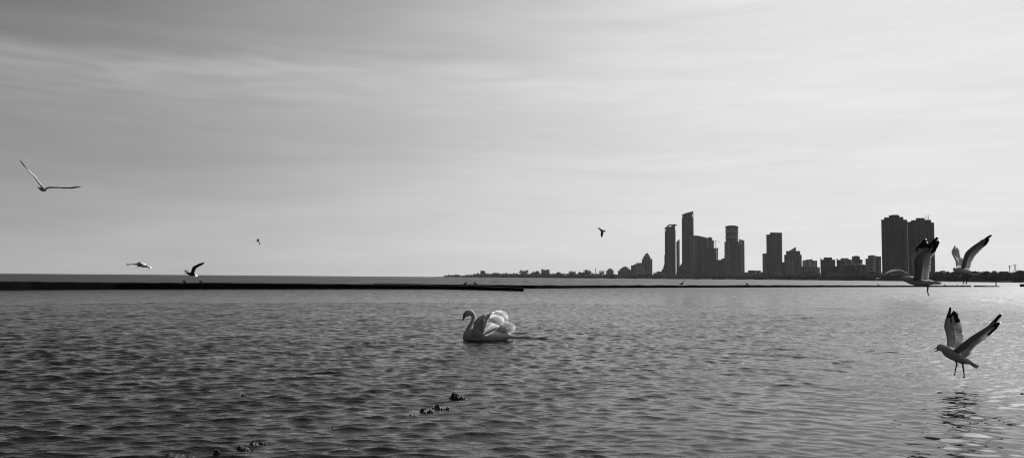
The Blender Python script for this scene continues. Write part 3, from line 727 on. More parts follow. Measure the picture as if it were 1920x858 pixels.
fan([(400,520,-.26),(430,560,-.27),(450,590,-.27)], [(598,372,-.20),(650,388,-.22),(705,408,-.24),(738,432,-.25),(722,448,-.26)], 9, .055, 0, NR, curve=-.06)
fan([(420,585,-.27),(440,600,-.27)], [(700,462,-.26),(660,500,-.26),(600,540,-.26)], 5, .05, 0, NR, curve=-.05)
# overlapping coverts over the near wing, row by row
for r_i in range(7):
    fr = r_i/6
    for k in range(9):
        t = k/8
        b0 = Vector((335+60*fr+95*t*(1-.35*fr), 590-20*fr-185*t+10*fr*t, 0)); Lf = 62+26*fr
        an = R(20+52*t+6*fr); tip = (b0.x+math.cos(an)*Lf+rr.uniform(-5, 5), b0.y-math.sin(an)*Lf+rr.uniform(-5, 5))
        dz = -.255-.035*math.sin(math.pi*(.2+.6*t))+.05*fr*fr
        feather(mb, V(b0.x, b0.y, dz), V(tip[0], tip[1], dz-.022), .062+.012*fr, NR, M_WHITE, curve=.06, twist=.32, th=.006, shape=(.6, .95, 1, .95, .75, .4))
# tail
for j in range(9):
    t = j/8; feather(mb, V(860, 580, 0), V(996-20*abs(t-.5), 574+8*t, -.12+.24*t), .06, up, M_FEATH, twist=.1)
g = mb.build('swan', origin=V(560, 640), smooth=True)
tag(g, 'white swan with arched neck and raised wings swimming to the left', 'swan')
cone_part('beak', V, (163,246), (200,288), (144,352), g, M_SWB, 0, .6)
kb = MB(); kp = V(168, 250, 0)
kb.loft([[kp+rt*(.022*math.cos(t))+(up*math.cos(q)+DEP*math.sin(q))*.022*math.sin(t) for q in [k*math.pi/4 for k in range(8)]] for t in [math.pi*i/6+.001 for i in range(7)]], M_EYE)
kb.build('beak_knob', g, g.location, True)
eye_part(V, (192, 238), .009, g, -.046)

# ------------------------------------------------------------------ far shore
SH = [(815, 3900), (860, 3300), (930, 2700), (1000, 2400), (1120, 2100), (1230, 1950), (1400, 1800), (1560, 1450), (1680, 1100), (1780, 880), (1860, 740), (1920, 660), (2000, 580), (2120, 500), (2300, 430)]
def shD(px): return float(np.interp(px, [a for a, b in SH], [b for a, b in SH]))
def X_(px, D): return at(px, 500, D).x
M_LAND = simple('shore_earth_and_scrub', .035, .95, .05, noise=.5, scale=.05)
M_RIPRAP = simple('armour_stone', .012, .95, .05, noise=.5, scale=.4)
# land sheet: rises from the waterline to a low terrace
pxs = np.linspace(815, 2300, 260); mb = MB(); rows = []
offs = [(-2, -1.0), (0, -.2), (4, 1.0), (12, 1.8), (80, 2.4), (400, 3.0), (1500, 3.5), (6000, 4.0)]
for i, px in enumerate(pxs):
    D = shD(px)*(1+.006*math.sin(i*.9)+.004*math.sin(i*2.3)); tp = min(1, i/14)
    rows.append([Vector((X_(px, D)*(1+o/D*.0)+0, D, 0)) + Vector((X_(px, D)*o/D, o, z*(.3+.7*tp) if z > 0 else z)) for o, z in offs])
n = len(offs); vs = [v for r in rows for v in r]
fs = [(i*n+k, (i+1)*n+k, (i+1)*n+k+1, i*n+k+1) for i in range(len(rows)-1) for k in range(n-1)]
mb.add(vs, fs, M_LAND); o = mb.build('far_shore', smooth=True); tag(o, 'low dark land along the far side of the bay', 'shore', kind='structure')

# ------------------------------------------------------------------ buildings
BZ = 2.5
def bld(name, label, D, blocks, group='towers and apartment blocks of the skyline', cat='building', rot=0):
    """blocks: (part, px0, px1, y top left, y top right, depth m, depth offset m, material, [y bottom]). Each block is a real box."""
    x0 = min(b[1] for b in blocks); x1 = max(b[2] for b in blocks); cx = (x0+x1)/2
    ctr = at(cx, 500, D); ctr.z = BZ - 1.0
    az = math.atan2(ctr.x, ctr.y)
    root = empty(name, ctr); tag(root, label, cat, group)
    rgt = Vector((math.cos(az), -math.sin(az), 0)); fwd = Vector((math.sin(az), math.cos(az), 0))
    dist = math.hypot(ctr.x, ctr.y); spx = dist/F*math.cos(math.atan((cx-960)/F))  # metres per pixel, across the line of sight
    spx = D/F*math.cos(az)
    for b in blocks:
        part, a, c, yl, yr, dep, off, m = b[:8]; yb = b[8] if len(b) > 8 else None
        def xw(px): 
            q = at(px, 500, D); return (Vector((q.x, q.y, 0))-Vector((ctr.x, ctr.y, 0))).dot(rgt)*math.cos(az)**0
        # intersect the line of sight with the building's front plane
        def onplane(px, py):
            r = ray(px, py); o_ = Vector((CAM.x, CAM.y, 0)); pl = Vector((ctr.x, ctr.y, 0)) + fwd*off
            t = (pl-o_).dot(fwd)/Vector((r.x, r.y, 0)).dot(fwd); return CAM + r*t
        TL = onplane(a, yl); TR = onplane(c, yr)
        zb = ctr.z if yb is None else onplane((a+c)/2, yb).z
        mb = MB(); 
        if isinstance(dep, str) or dep < 0:          # round plan
            cc = (Vector((TL.x, TL.y, 0))+Vector((TR.x, TR.y, 0)))/2; rad = (TR-TL).length/2; nn = 28
            r1 = []; r2 = []
            for k in range(nn):
                q = 2*math.pi*k/nn; e = rgt*math.cos(q)*rad+fwd*(math.sin(q)*rad*abs(dep)+rad*abs(dep))
                zt = TL.z+(TR.z-TL.z)*(math.cos(q)+1)/2
                r1.append(Vector((cc.x+e.x, cc.y+e.y, zb))); r2.append(Vector((cc.x+e.x, cc.y+e.y, zt)))
            mb.loft([r1, r2], m)
        else:
            vs = [Vector((TL.x, TL.y, zb)), Vector((TR.x, TR.y, zb)), Vector((TR.x, TR.y, zb))+fwd*dep, Vector((TL.x, TL.y, zb))+fwd*dep,
                  TL, TR, TR+fwd*dep, TL+fwd*dep]
            mb.add(vs, [(0,3,2,1),(4,5,6,7),(0,1,5,4),(1,2,6,5),(2,3,7,6),(3,0,4,7)], m)
            # corner piers and floor ledges so that the face is not one flat sheet
            hgt = TL.z-zb; wd = (TR-TL).length
            if m in (F_DARK, F_MID, F_LIGHT, F_BRICK) and wd > 9 and hgt > 12:
                ex = (Vector((TR.x, TR.y, 0))-Vector((TL.x, TL.y, 0))).normalized(); k = max(2, int(wd/7.5))
                for j in range(k+1):
                    t = j/k; p = Vector((TL.x, TL.y, 0)).lerp(Vector((TR.x, TR.y, 0)), t); zt = TL.z+(TR.z-TL.z)*t
                    hw = .55; p = p + ex*(hw*(1-2*t))
                    q = [p-ex*hw-fwd*.9, p+ex*hw-fwd*.9, p+ex*hw+fwd*.2, p-ex*hw+fwd*.2]
                    mb.add([Vector((v.x, v.y, zb+.02)) for v in q]+[Vector((v.x, v.y, zt-.4)) for v in q], [(0,3,2,1),(4,5,6,7),(0,1,5,4),(1,2,6,5),(2,3,7,6),(3,0,4,7)], M_PIER[m])
        mb.build(part, root, ctr)
    return root
M_PIER = {F_DARK: simple('dark_pier', .05, .7), F_MID: simple('grey_pier', .17, .7), F_LIGHT: simple('pale_pier', .34, .7), F_BRICK: simple('brick_pier', .10, .8)}

bld('apartment_block', 'small pale block with stepped roof standing alone behind the wooded point', 2750, [('wall',1014.8,1030.4,505.5,505.5,16,0,F_MID),('roof_block',1014.8,1019,504,504,10,2,F_MID,506),('roof_block',1026,1030,504.6,504.6,10,2,F_MID,506)])
bld('apartment_block', 'low dome topped block, leftmost of the stepped cluster', 2560, [('wall',1136.5,1150.5,507,507,20,0,F_MID),('upper_storey',1139,1149,504.6,505,16,2,F_MID,508),('dome',1141,1147,503,503,-1,3,F_MID,506)])
bld('apartment_block', 'mid height block with round stepped gable in the left cluster', 2540, [('wall',1158.5,1185,507,507,24,0,F_MID),('upper_storey',1162,1182,503,504,20,1.5,F_MID,508),('upper_storey',1166,1178,500.5,501,17,3,F_MID,505),('roof_gable',1169,1175,499.2,499.2,-1,4,F_MID,502)])
bld('apartment_block', 'stepped block leaning on the pointed tower of the left cluster', 2520, [('wall',1183,1209,497,497,26,3,F_MID),('upper_storey',1188,1209,495,495,22,4,F_MID,499),('upper_storey',1193,1207,492.4,492.4,20,5,F_MID,497),('front_wing',1192,1205,498.5,499,18,-8,F_LIGHT),('front_wing',1201,1209,500,504,18,-12,F_LIGHT)])
bld('tower', 'narrow tower with pointed stepped crown in the left cluster', 2540, [('wall',1203.5,1223,485,485,30,0,F_MID),('upper_storey',1206,1219.5,480,480,26,2,F_MID,487),('upper_storey',1208.5,1217,476.5,476.5,22,3,F_MID,482),('crown',1210.6,1215.4,474.2,474.2,-1,5,F_MID,478),('bay',1217.5,1218.7,482,482,6,-2,F_LIGHT),('bay',1221.4,1223,484.5,486,10,-2,F_DARK)])
bld('office_block', 'low flat block between the left cluster and the leaning towers', 2450, [('wall',1225,1246,511,511.5,20,0,F_MID),('upper_storey',1231,1243,508.6,508.6,14,2,F_DARK,512)])
# leaning pair
bld('tower', 'tall dark tower with flared foot and a small curled roof on the left', 2620, [('wall',1246.4,1266.6,433,431,34,0,F_DARK),('crown',1248.0,1265.8,427,421.6,30,1,F_DARK,433.5),('roof_blade',1253.5,1268.8,420.4,420.4,32,-1.5,M_ROOF,421.8),('roof_blade',1246,1254,427.5,420.8,32,-2.0,M_ROOF,428.3),('post',1246.2,1246.9,428,428,3,.5,M_PIER[F_MID],434),('flared_foot',1245.6,1247.5,478,476,34,-1,F_DARK),('flared_foot',1243.6,1247.5,500,490,36,-2,F_DARK),('flared_foot',1240.5,1247.5,506,499,38,-3,F_DARK),('podium',1236,1262,510,509,44,-8,F_MID)])
bld('tower', 'slim tower with slanted top tucked behind the curled roof tower', 2700, [('wall',1268,1272.4,453.5,449.2,20,0,F_DARK),('sunlit_edge',1272.5,1274.2,449.2,447.8,20,1,F_LIGHT)])  # sunlit right side put in as a paler strip
bld('tower', 'tallest tower of the skyline with a sloping roof rising to the right', 2640, [('wall',1278.2,1299.6,408,407,34,0,F_DARK),('crown',1279.4,1298.2,402.6,397.6,30,1,F_DARK,409),('roof_blade',1278.6,1288,402.4,398.4,32,-1.5,M_ROOF,403.2),('roof_blade',1288.2,1300,398.6,395.6,32,-1.5,M_ROOF,399.4),('sunlit_edge',1299.2,1300.2,400,400,6,2,F_LIGHT,442),('flared_foot',1272,1279,502,492,36,-2,F_DARK),('podium',1268,1290,509,508,46,-8,F_DARK)])  # thin right edge coloured paler, standing in for sun on that side
bld('tower', 'grey slab tower pressed against the right of the tallest tower', 2580, [('wall',1293.8,1306.4,442.6,441.8,28,0,F_MID),('upper_storey',1297,1304,441,441,18,3,F_MID,443.5)])
bld('tower', 'broad dark tower with a roof sloping down to the right', 2600, [('wall',1305,1323,440.8,444.6,34,0,F_DARK),('wall',1323,1335.4,445.4,445.4,30,1,F_MID),('roof_block',1328,1334,444.2,444.2,14,4,M_ROOF,446),('side_wing',1335.4,1338.4,450,450.5,24,2,F_DARK)])
bld('tower', 'unfinished tower with an overhanging top slab under the crane', 2560, [('wall',1326.5,1343.6,466,466,26,0,F_DARK),('top_slab',1325.8,1347.6,464.8,464.8,28,-1,M_ROOF,465.8),('bay',1344,1346.2,466,466,14,4,F_LIGHT)])
bld('office_block', 'low dark blocks stepping up beside the unfinished tower', 2500, [('wall',1346.6,1353,487,486.6,24,0,F_DARK),('wall',1353,1370,484.2,484.2,26,-1,F_DARK),('front_wing',1330,1350,489,487.5,24,-8,F_DARK),('front_wing',1316,1331,495,490,24,-10,F_DARK)])
bld('tower', 'round topped cylindrical tower with broad horizontal bands', 2620, [('drum',1360.2,1384,424.2,424.2,-.9,0,F_DARK),('drum_band',1359.8,1384.4,423.2,423.2,-.92,-.6,M_PIER[F_DARK],427),('drum_band',1359.9,1384.3,431,431,-.92,-.4,M_PIER[F_MID],436),('drum_band',1359.9,1384.3,441.5,441.5,-.92,-.4,M_PIER[F_MID],446),('roof_block',1364,1380,422.4,422.4,-.8,5,M_ROOF,424.5),('wall',1358.2,1387.2,452.8,452.8,40,2,F_MID),('ledge',1358,1372,468,468,30,-1,M_PIER[F_MID],470),('ledge',1358,1371,478,478,30,-1,M_PIER[F_MID],484)])
bld('tower', 'dark square tower in front of the cylindrical tower', 2540, [('wall',1371.4,1389,459.5,459,28,0,F_DARK),('penthouse',1373,1382,452.5,453,16,6,F_DARK,460),('sunlit_edge',1389.1,1390.4,458,458,20,2,F_LIGHT)])  # bright right strip is sunlight put into the facade colour
bld('tower', 'slim tower with a curved roof and a bright edge right of the cylindrical tower', 2660, [('wall',1390,1395.6,450.6,451.2,22,0,F_MID),('curved_roof',1385.8,1395.6,447.6,450.6,20,2,F_LIGHT,452),('wall',1385.6,1390,452,452,18,3,F_LIGHT)])
bld('office_block', 'long low podium block between the cylindrical tower and the square tower pair', 2400, [('wall',1360,1430,510,510,40,0,F_MID),('roof_block',1402.6,1417,506.4,506.4,16,6,M_ROOF,510.5),('roof_block',1417.6,1426.6,506.8,506.8,16,6,M_ROOF,510.5),('front_wing',1375,1402,511,511,20,-8,F_LIGHT)])
bld('tower', 'square dark tower with a lower left shoulder, standing apart in the middle', 2480, [('wall',1443.8,1466,436.6,437,34,0,F_DARK),('parapet',1443.6,1466.3,435.4,436,35,-.5,M_PIER[F_MID],437),('shoulder',1436.6,1443.8,439.4,439.2,30,3,F_DARK),('side_wing',1429.4,1437,475,474.4,24,5,F_MID),('front_wing',1440,1456,492,492,20,-8,F_DARK),('podium',1429,1468,509,509,44,-12,F_MID)])
bld('office_block', 'stepped dark block topped by a sharp slanted fin', 2350, [('wall',1470.2,1503,477.2,477.2,34,0,F_DARK),('upper_storey',1473.8,1500.2,470.2,470.2,28,2,F_DARK,478),('slanted_fin',1480,1492.2,469.6,462.4,10,6,F_MID,470.6),('side_wing',1466.6,1471,491,491,24,2,F_DARK),('front_wing',1473.5,1489,486.4,486.4,16,-8,F_MID)])
bld('office_block', 'wide pale block with a gently curved roof', 2250, [('wall',1504.4,1532,488.4,488,30,0,F_LIGHT),('curved_roof',1504.6,1514,488,486.4,26,2,M_PIER[F_MID],489.4),('curved_roof',1514,1523.2,486.4,485,26,2,M_PIER[F_MID],489.4),('side_wing',1532,1537.2,500.4,500.4,20,2,F_LIGHT),('front_wing',1497,1529,499,500,18,-10,F_MID)])
bld('apartment_block', 'dark block with a small onion topped turret at its left corner', 1950, [('wall',1538,1566,486.4,486.4,30,0,F_DARK),('upper_storey',1544,1560,482.2,482.2,24,2,F_DARK,487),('turret',1537.8,1540,483.6,483.6,-1,-1,M_PIER[F_DARK],487),('front_wing',1556,1572,498,499,14,-12,F_DARK)])
bld('apartment_block', 'long stepped block with a turret left and a raised middle tower', 1900, [('wall',1568.4,1576,486.8,486.8,26,0,F_DARK),('wall',1576,1591,483.6,483.6,28,-1,F_MID),('wall',1591,1597,486.2,486.2,26,0,F_DARK),('raised_tower',1597.2,1612,480.4,480.4,26,-1,F_DARK),('wall',1612,1617,486.2,486.2,26,0,F_DARK),('turret',1568.2,1570.4,484.6,484.6,-1,-1,M_PIER[F_DARK],487.5),('roof_block',1601,1609,479.2,479.2,14,4,M_ROOF,481)])
bld('apartment_block', 'low block with a pale roof line in front of the stepped block', 1800, [('wall',1580,1626,497.5,496.5,24,0,F_DARK),('pale_roof',1584,1617,495.0,492.4,18,2,F_LIGHT,497),('side_wing',1617,1622,495.6,495.6,20,2,F_DARK)])
bld('apartment_block', 'vertically ribbed block beside the left twin tower', 1750, [('wall',1622.5,1627.2,484.6,484.4,24,1,F_MID),('wall',1627.2,1642,478.8,478.8,26,0,F_LIGHT),('wall',1642,1651.8,480.2,480,26,1,F_MID),('roof_block',1630.5,1640,478.0,478.0,12,3,M_ROOF,479.5)])
bld('tower', 'left of the twin massive stepped apartment towers', 1640, [('wall',1652,1657.4,411.6,411.4,26,4,F_BRICK),('wall',1657.4,1666.6,407.4,407.2,34,2,F_BRICK),('wall',1666.6,1686,403.4,403.4,40,0,F_BRICK),('wall',1686,1693.5,406.4,406.4,34,2,F_BRICK),('wall',1693.5,1701,411.2,411.8,26,4,F_BRICK),('penthouse',1672,1684,402.5,402.5,14,8,M_ROOF,404)], group='twin apartment towers')
bld('tower', 'right of the twin massive stepped apartment towers, with a pale mast on its roof', 1640, [('wall',1701.2,1708,415.8,415.2,26,4,F_BRICK),('wall',1708,1717,412.6,412.4,34,2,F_BRICK),('wall',1717,1733.6,408.4,408.4,40,0,F_BRICK),('wall',1733.6,1745.8,412,412,34,2,F_BRICK),('wall',1745.8,1751.2,416.8,417,26,4,F_BRICK),('roof_mast',1735.4,1736.2,403.4,403.4,1,6,M_WHITEST,412.2),('roof_mast',1740.2,1741,403.2,403.2,1,6,M_WHITEST,412.2),('roof_mast',1737.8,1738.4,404.2,404.2,1,6,M_WHITEST,412.2)], group='twin apartment towers')
bld('apartment_block', 'narrow block squeezed to the right foot of the twin towers', 1600, [('wall',1750,1753.2,497.5,497.5,14,-4,F_MID)])
bld('house', 'pale building with a thin mast above the trees at right', 1500, [('wall',1761,1773,508.4,508.4,16,0,F_LIGHT),('upper_storey',1762.5,1771.5,507,507,12,2,F_LIGHT,509),('mast',1769.4,1769.9,499.5,499.5,.6,4,M_STEEL,508)])
# tower crane over the unfinished block
c0 = at(1342, 500, 2575); root = empty('tower_crane', (c0.x, c0.y, BZ)); tag(root, 'tower crane with a flat jib above the unfinished tower', 'crane')
def seg(name, pts, r, m, parent, D=None):
    mb = MB(); mb.tube(pts, r, m, 6); return mb.build(name, parent, parent.location)
A = at(1342, 451.5, 2575); seg('mast', [Vector((A.x, A.y, BZ)), A], .9, M_STEEL, root)
J0 = at(1337.6, 451.4, 2575); J1 = at(1350, 453.2, 2575); seg('jib', [J0, A, J1], .5, M_STEEL, root)
seg('counterweight', [J0-Vector((0,0,2)), J0+Vector((0,0,.5))], 1.4, M_STEEL, root)
# chimney
c0 = at(1117, 505, 2600); mb = MB(); T = at(1117, 502, 2600); mb.tube([Vector((c0.x, c0.y, BZ)), T], [1.6, 1.0], M_CONC, 10)
tag(mb.build('chimney', origin=(c0.x, c0.y, BZ)), 'thin pale chimney rising from the trees left of the cluster', 'chimney')
# lattice pylon and light mast at right
def pylon(px, ytop, D, label):
    b0 = at(px, 505, D); T = at(px, ytop, D); H = T.z-BZ; root = empty('power_pylon', (b0.x, b0.y, BZ)); tag(root, label, 'pylon')
    mb = MB(); W = H*.11; P = lambda x, y, z: Vector((b0.x+x, b0.y+y, BZ+z))
    for sx_ in (-1, 1):
        for sy_ in (-1, 1): mb.tube([P(sx_*W, sy_*W, 0), P(sx_*W*.3, sy_*W*.3, H*.7), P(sx_*W*.15, sy_*W*.15, H)], .22, M_STEEL, 4)
    for k in range(8):
        z0 = H*k/8; z1 = H*(k+1)/8; f0 = W*(1-z0/H*.9); f1 = W*(1-z1/H*.9)
        mb.tube([P(-f0, -f0, z0), P(f1, -f1, z1)], .14, M_STEEL, 4); mb.tube([P(f0, -f0, z0), P(-f1, -f1, z1)], .14, M_STEEL, 4)
    mb.build('lattice_mast', root, root.location)
    for zf, l in ((.95, .20), (.80, .28), (.66, .22)):
        mb = MB(); mb.tube([P(-H*l, 0, H*zf), P(0, 0, H*zf+H*.02), P(H*l, 0, H*zf)], .22, M_STEEL, 4); mb.build('cross_arm', root, root.location)
pylon(1903, 495.5, 1500, 'lattice power pylon with cross arms above the trees at far right')
b0 = at(1892.6, 505, 1400); T = at(1892.6, 498, 1400); root = empty('light_mast', (b0.x, b0.y, BZ)); tag(root, 'mast with a thick cylindrical head left of the lattice pylon', 'mast')
seg('pole', [Vector((b0.x, b0.y, BZ)), T], .5, M_STEEL, root); seg('lamp_head', [at(1892.6, 501, 1400), T+Vector((0,0,.3))], 1.3, M_STEEL, root)
# water tower by the point, like a mushroom
# arch bridge
def bridge():
    D0, D1 = 1180, 1260; base = at(1679, 520, 1220); root = empty('arch_bridge', (base.x, base.y, 0)); tag(root, 'white arch footbridge at the foot of the twin towers', 'bridge')
    def arc(shift, D_off, yap):
        pts = []
        for k in range(25):
            t = k/24; px = 1646+(1714-1646)*t + shift*math.sin(math.pi*t); y = 525 - (525-yap)*math.sin(math.pi*t)**.85
            pts.append(at(px, y, 1200+60*t+D_off))
        return pts
    a = arc(0, -6, 505.2); b = arc(3.5, 7, 506.6)
    for p in (a, b): mb = MB(); mb.tube(p, .62, M_WHITEST, 6); mb.build('arch', root, root.location)
    mb = MB()
    for k in range(3, 22, 1): mb.tube([a[k], b[k]], .25, M_WHITEST, 4)
    mb.build('cross_bracing', root, root.location)
    mb = MB()
    for k in range(2, 23):
        for p in (a, b): mb.tube([p[k], Vector((p[k].x, p[k].y, 4.0))], .10, M_WHITEST, 4)
    mb.build('hanger', root, root.location)['kind'] = 'stuff'
    mb = MB(); q0, q1 = a[0], a[-1]; mb.tube([Vector((q0.x, q0.y+6, 3.6)), Vector((q1.x, q1.y+6, 3.6))], .8, M_PIER[F_MID], 4); mb.build('deck', root, root.location)
bridge()

# ------------------------------------------------------------------ trees
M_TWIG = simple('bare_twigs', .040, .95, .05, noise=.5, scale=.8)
M_BARK = simple('bark', .05, .95, .05)
def tree_mesh(seed, H=10.0, W=8.0, n=900, dense=1.0, flat=False):
    rr = random.Random(seed); cb = MB(); tb = MB()
    tb.tube([Vector((0, 0, -1)), Vector((.1, 0, H*.25)), Vector((.2, .1, H*.55))], [.32, .24, .12], M_BARK, 7)
    limbs = []
    for k in range(9):
        q = rr.uniform(0, 6.28); l = rr.uniform(.3, .48)
        e = Vector((math.cos(q)*W*l, math.sin(q)*W*l, H*rr.uniform(.55, .92)))
        s = Vector((.1, 0, H*rr.uniform(.18, .5))); mid = s.lerp(e, .5)+Vector((0, 0, H*.06))
        tb.tube([s, mid, e], [.14, .08, .03], M_BARK, 5); limbs.append((mid, e))
    clumps = [(e.lerp(mid, rr.uniform(-.1, .8))+Vector((rr.gauss(0, .5), rr.gauss(0, .5), rr.gauss(0, .3))), rr.uniform(.10, .2)*W) for mid, e in limbs for _ in range(3)]
    for _ in range(int(n*dense)):
        c, r_ = rr.choice(clumps); d = Vector((rr.gauss(0, 1), rr.gauss(0, 1), rr.gauss(0, .75))); p = c+d*r_*.55
        if p.z < H*.12 or p.z > H*1.02: continue
        a = Vector((rr.gauss(0, 1), rr.gauss(0, 1), rr.gauss(.6, 1))).normalized(); b = a.orthogonal().normalized()
        l = rr.uniform(.25, .75); w_ = rr.uniform(.05, .2)
        if flat: w_ *= 1.6
        cb.add([p-a*l-b*w_*.4, p-a*l+b*w_*.4, p+a*l+b*w_, p+a*l-b*w_], [(0, 1, 2, 3)], M_TWIG)
    t = tb.build('trunk'); c = cb.build('crown'); tm, cm = t.data, c.data
    bpy.data.objects.remove(t); bpy.data.objects.remove(c); return tm, cm
VAR = [tree_mesh(s, n=k, flat=f) for s, k, f in ((1, 900, False), (2, 1500, True), (3, 1700, True), (4, 700, False), (5, 1300, True))]
def tree(px, ytop, D, wpx, var, label, group):
    b = at(px, 510, D); top = at(px, ytop, D).z; H = top-1.8; W = wpx*D/F
    root = empty('bare_tree', (b.x, b.y, 1.8)); root.scale = (W/8, W/8, H/10); root.rotation_euler = (0, 0, (px*7.3) % 6.28)
    tag(root, label, 'tree', group)
    for nm, me in zip(('trunk', 'crown'), VAR[var]):
        o = bpy.data.objects.new(nm, me); C.objects.link(o); o.parent = root
# the wood as a mass
def wood(name, label, prof, seed, dens, back=90, wmax=1.0, low=1.5, front=8):
    """prof: (px, y of tree tops); clumps fill from the ground up to a ragged canopy."""
    rr = random.Random(seed); mb = MB(); px = prof[0][0]; xs_ = [a for a, b in prof]; ys_ = [b for a, b in prof]
    while px < prof[-1][0]:
        D = shD(px)+front+rr.random()**1.3*back*max(.25, shD(px)/2000)
        yt = np.interp(px, xs_, ys_)+1.3*math.sin(px*.35)*.5+.8*math.sin(px*.93+1)+rr.gauss(0, .35)
        b = at(px, 510, D); H = max(1.2, at(px, yt, D).z-low); m = D/F
        Wc = rr.uniform(3.0, 6.5)*min(1.2, max(.7, m)); n = int(dens)
        for _ in range(n):
            t = rr.random()**.75; s = math.sin(math.pi*min(1, .15+.8*t))**.6
            q = rr.uniform(0, 6.28); r_ = Wc*.62*s*rr.random()**.5
            p = Vector((b.x+math.cos(q)*r_, b.y+math.sin(q)*r_, low-.4+t*H*rr.uniform(.85, 1.03)))
            a = Vector((rr.gauss(0, 1), rr.gauss(0, 1), rr.gauss(.4, .9))).normalized(); bb = a.orthogonal().normalized()
            l = rr.uniform(.4, 1.2)*m; w_ = rr.uniform(.15, .55)*m
            mb.add([p-a*l-bb*w_*.5, p-a*l+bb*w_*.5, p+a*l+bb*w_, p+a*l-bb*w_], [(0, 1, 2, 3)], M_TWIG)
        px += rr.uniform(.25, .75)*wmax
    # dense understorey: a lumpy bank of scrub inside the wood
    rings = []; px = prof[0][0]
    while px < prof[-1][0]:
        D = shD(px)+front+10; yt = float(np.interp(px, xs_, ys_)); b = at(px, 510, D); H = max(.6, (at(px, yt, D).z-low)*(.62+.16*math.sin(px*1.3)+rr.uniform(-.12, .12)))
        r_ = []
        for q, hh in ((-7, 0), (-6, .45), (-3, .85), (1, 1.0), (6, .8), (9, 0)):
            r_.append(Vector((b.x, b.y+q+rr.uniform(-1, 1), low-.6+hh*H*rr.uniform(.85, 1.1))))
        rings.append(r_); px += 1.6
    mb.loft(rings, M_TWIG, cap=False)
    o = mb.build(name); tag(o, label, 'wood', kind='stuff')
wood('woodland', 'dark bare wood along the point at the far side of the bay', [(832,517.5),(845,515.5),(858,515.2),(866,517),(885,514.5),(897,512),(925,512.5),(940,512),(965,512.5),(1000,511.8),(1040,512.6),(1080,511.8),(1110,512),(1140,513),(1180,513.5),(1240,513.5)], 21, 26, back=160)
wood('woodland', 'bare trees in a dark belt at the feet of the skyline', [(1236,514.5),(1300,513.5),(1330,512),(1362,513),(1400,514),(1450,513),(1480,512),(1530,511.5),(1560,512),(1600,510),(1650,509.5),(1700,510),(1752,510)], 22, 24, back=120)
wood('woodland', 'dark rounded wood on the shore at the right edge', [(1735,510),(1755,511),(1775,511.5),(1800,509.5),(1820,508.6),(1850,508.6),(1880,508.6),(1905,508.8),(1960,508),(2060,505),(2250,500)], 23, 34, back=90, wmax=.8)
G1 = 'taller bare trees on the wooded point'; G2 = 'round crowned trees on the right shore'
for px, yt, w_, v_, lb in ((858,514.6,7,1,'low round bush tree near the tip of the wooded point'),(850,515,4,0,'small thin tree at the very tip of the wooded point'),
                       (904.5,506.8,7,2,'umbrella shaped tree standing above the left part of the wooded point'),(931,510.2,9,1,'broad tree mid way along the wooded point'),
                       (977,505.6,9,0,'tall wispy tree, left of the tall pair on the wooded point'),(985,505.8,9,3,'tall wispy tree, right of the tall pair on the wooded point'),
                       (1003,507,9,0,'wispy tree just left of the lone pale block'),(1009.5,508,6,3,'thin tree touching the left wall of the lone pale block'),
                       (1045,509,8,0,'wispy tree a little right of the lone pale block'),(1073,507.6,11,3,'wide wispy tree midway between the lone block and the chimney'),
                       (1091,509.4,10,2,'dense round tree left of the thin chimney'),(1104,505,12,0,'tallest wispy tree just left of the thin chimney'),
                       (1128,506.6,8,3,'wispy tree just right of the thin chimney')):
    tree(px, yt, shD(px)+60, w_*1.25, v_, lb, G1)
tps = [(1757,508.8,10),(1768,510.4,9),(1781,508.6,13),(1795,508,13),(1811,507.8,14),(1826,507,15),(1842,508.4,14),(1857,507.4,16),(1872,508.2,14),(1882,506.4,13),(1896,508.6,13),(1911,506.6,14),(1926,505.4,16)]
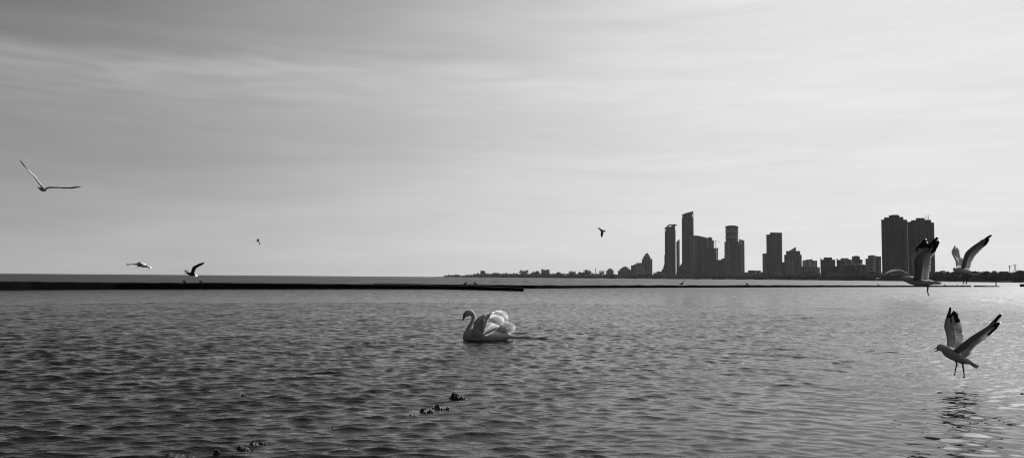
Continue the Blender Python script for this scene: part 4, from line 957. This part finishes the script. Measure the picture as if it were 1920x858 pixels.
names = ['beside the foot of the right twin tower','in front of the pale building with the mast','just right of the pale building with the mast','second from the building with the mast, left of the hovering gull','behind the head of the hovering gull','behind the tail of the hovering gull','just right of the hovering gull','midway between hovering gull and light mast','second to the left of the light mast','directly left of the light mast','below the light mast and pylon gap','right of the lattice pylon','cut by the right edge of the picture']
for (px, yt, w_), nm in zip(tps, names):
    tree(px, yt, shD(px)+26, w_*1.2, (int(px) % 2)+1, 'round crowned bare tree '+nm, G2)
for px, yt, w_, nm in ((1322,511,8,'below the unfinished tower'),(1352,512,7,'at the left foot of the cylindrical tower'),(1445,511,9,'at the foot of the lone square tower'),(1512,509,10,'below the curved roof block'),(1548,508,9,'below the turret block'),(1604,506.5,10,'below the stepped block with raised tower'),(1634,507,10,'below the vertically ribbed block'),(1284,511,9,'at the foot of the tallest tower')):
    tree(px, yt, shD(px)+50, w_*1.2, 1+(int(px) % 2), 'bare tree standing '+nm, 'bare trees at the feet of the towers')

# ------------------------------------------------------------------ haze: thin even air over the lake
hm = bpy.data.materials.new('lake_haze'); hm.use_nodes = True; hn = hm.node_tree; hn.nodes.clear()
ho = hn.nodes.new('ShaderNodeOutputMaterial'); hv = hn.nodes.new('ShaderNodeVolumePrincipled'); hn.links.new(hv.outputs[0], ho.inputs['Volume'])
hv.inputs['Color'].default_value = (.95, .95, .95, 1); hv.inputs['Density'].default_value = HAZE; hv.inputs['Anisotropy'].default_value = 0.0
mb = MB(); mb.box((-7000, -7000, -1.5), (7000, 7000, 320), hm); o = mb.build('haze'); tag(o, 'thin pale haze over the lake', 'haze', kind='stuff')

# ------------------------------------------------------------------ render settings
scn.view_settings.view_transform = 'Standard'; scn.view_settings.look = 'None'
scn.view_settings.exposure = 0.0; scn.view_settings.gamma = 1.0
scn.render.engine = 'CYCLES'; scn.cycles.max_bounces = 6; scn.cycles.use_denoising = True; scn.cycles.denoising_prefilter = 'ACCURATE'; scn.cycles.pixel_filter_type = 'BLACKMAN_HARRIS'; scn.cycles.filter_width = 1.1
scn.cycles.sample_clamp_indirect = 6
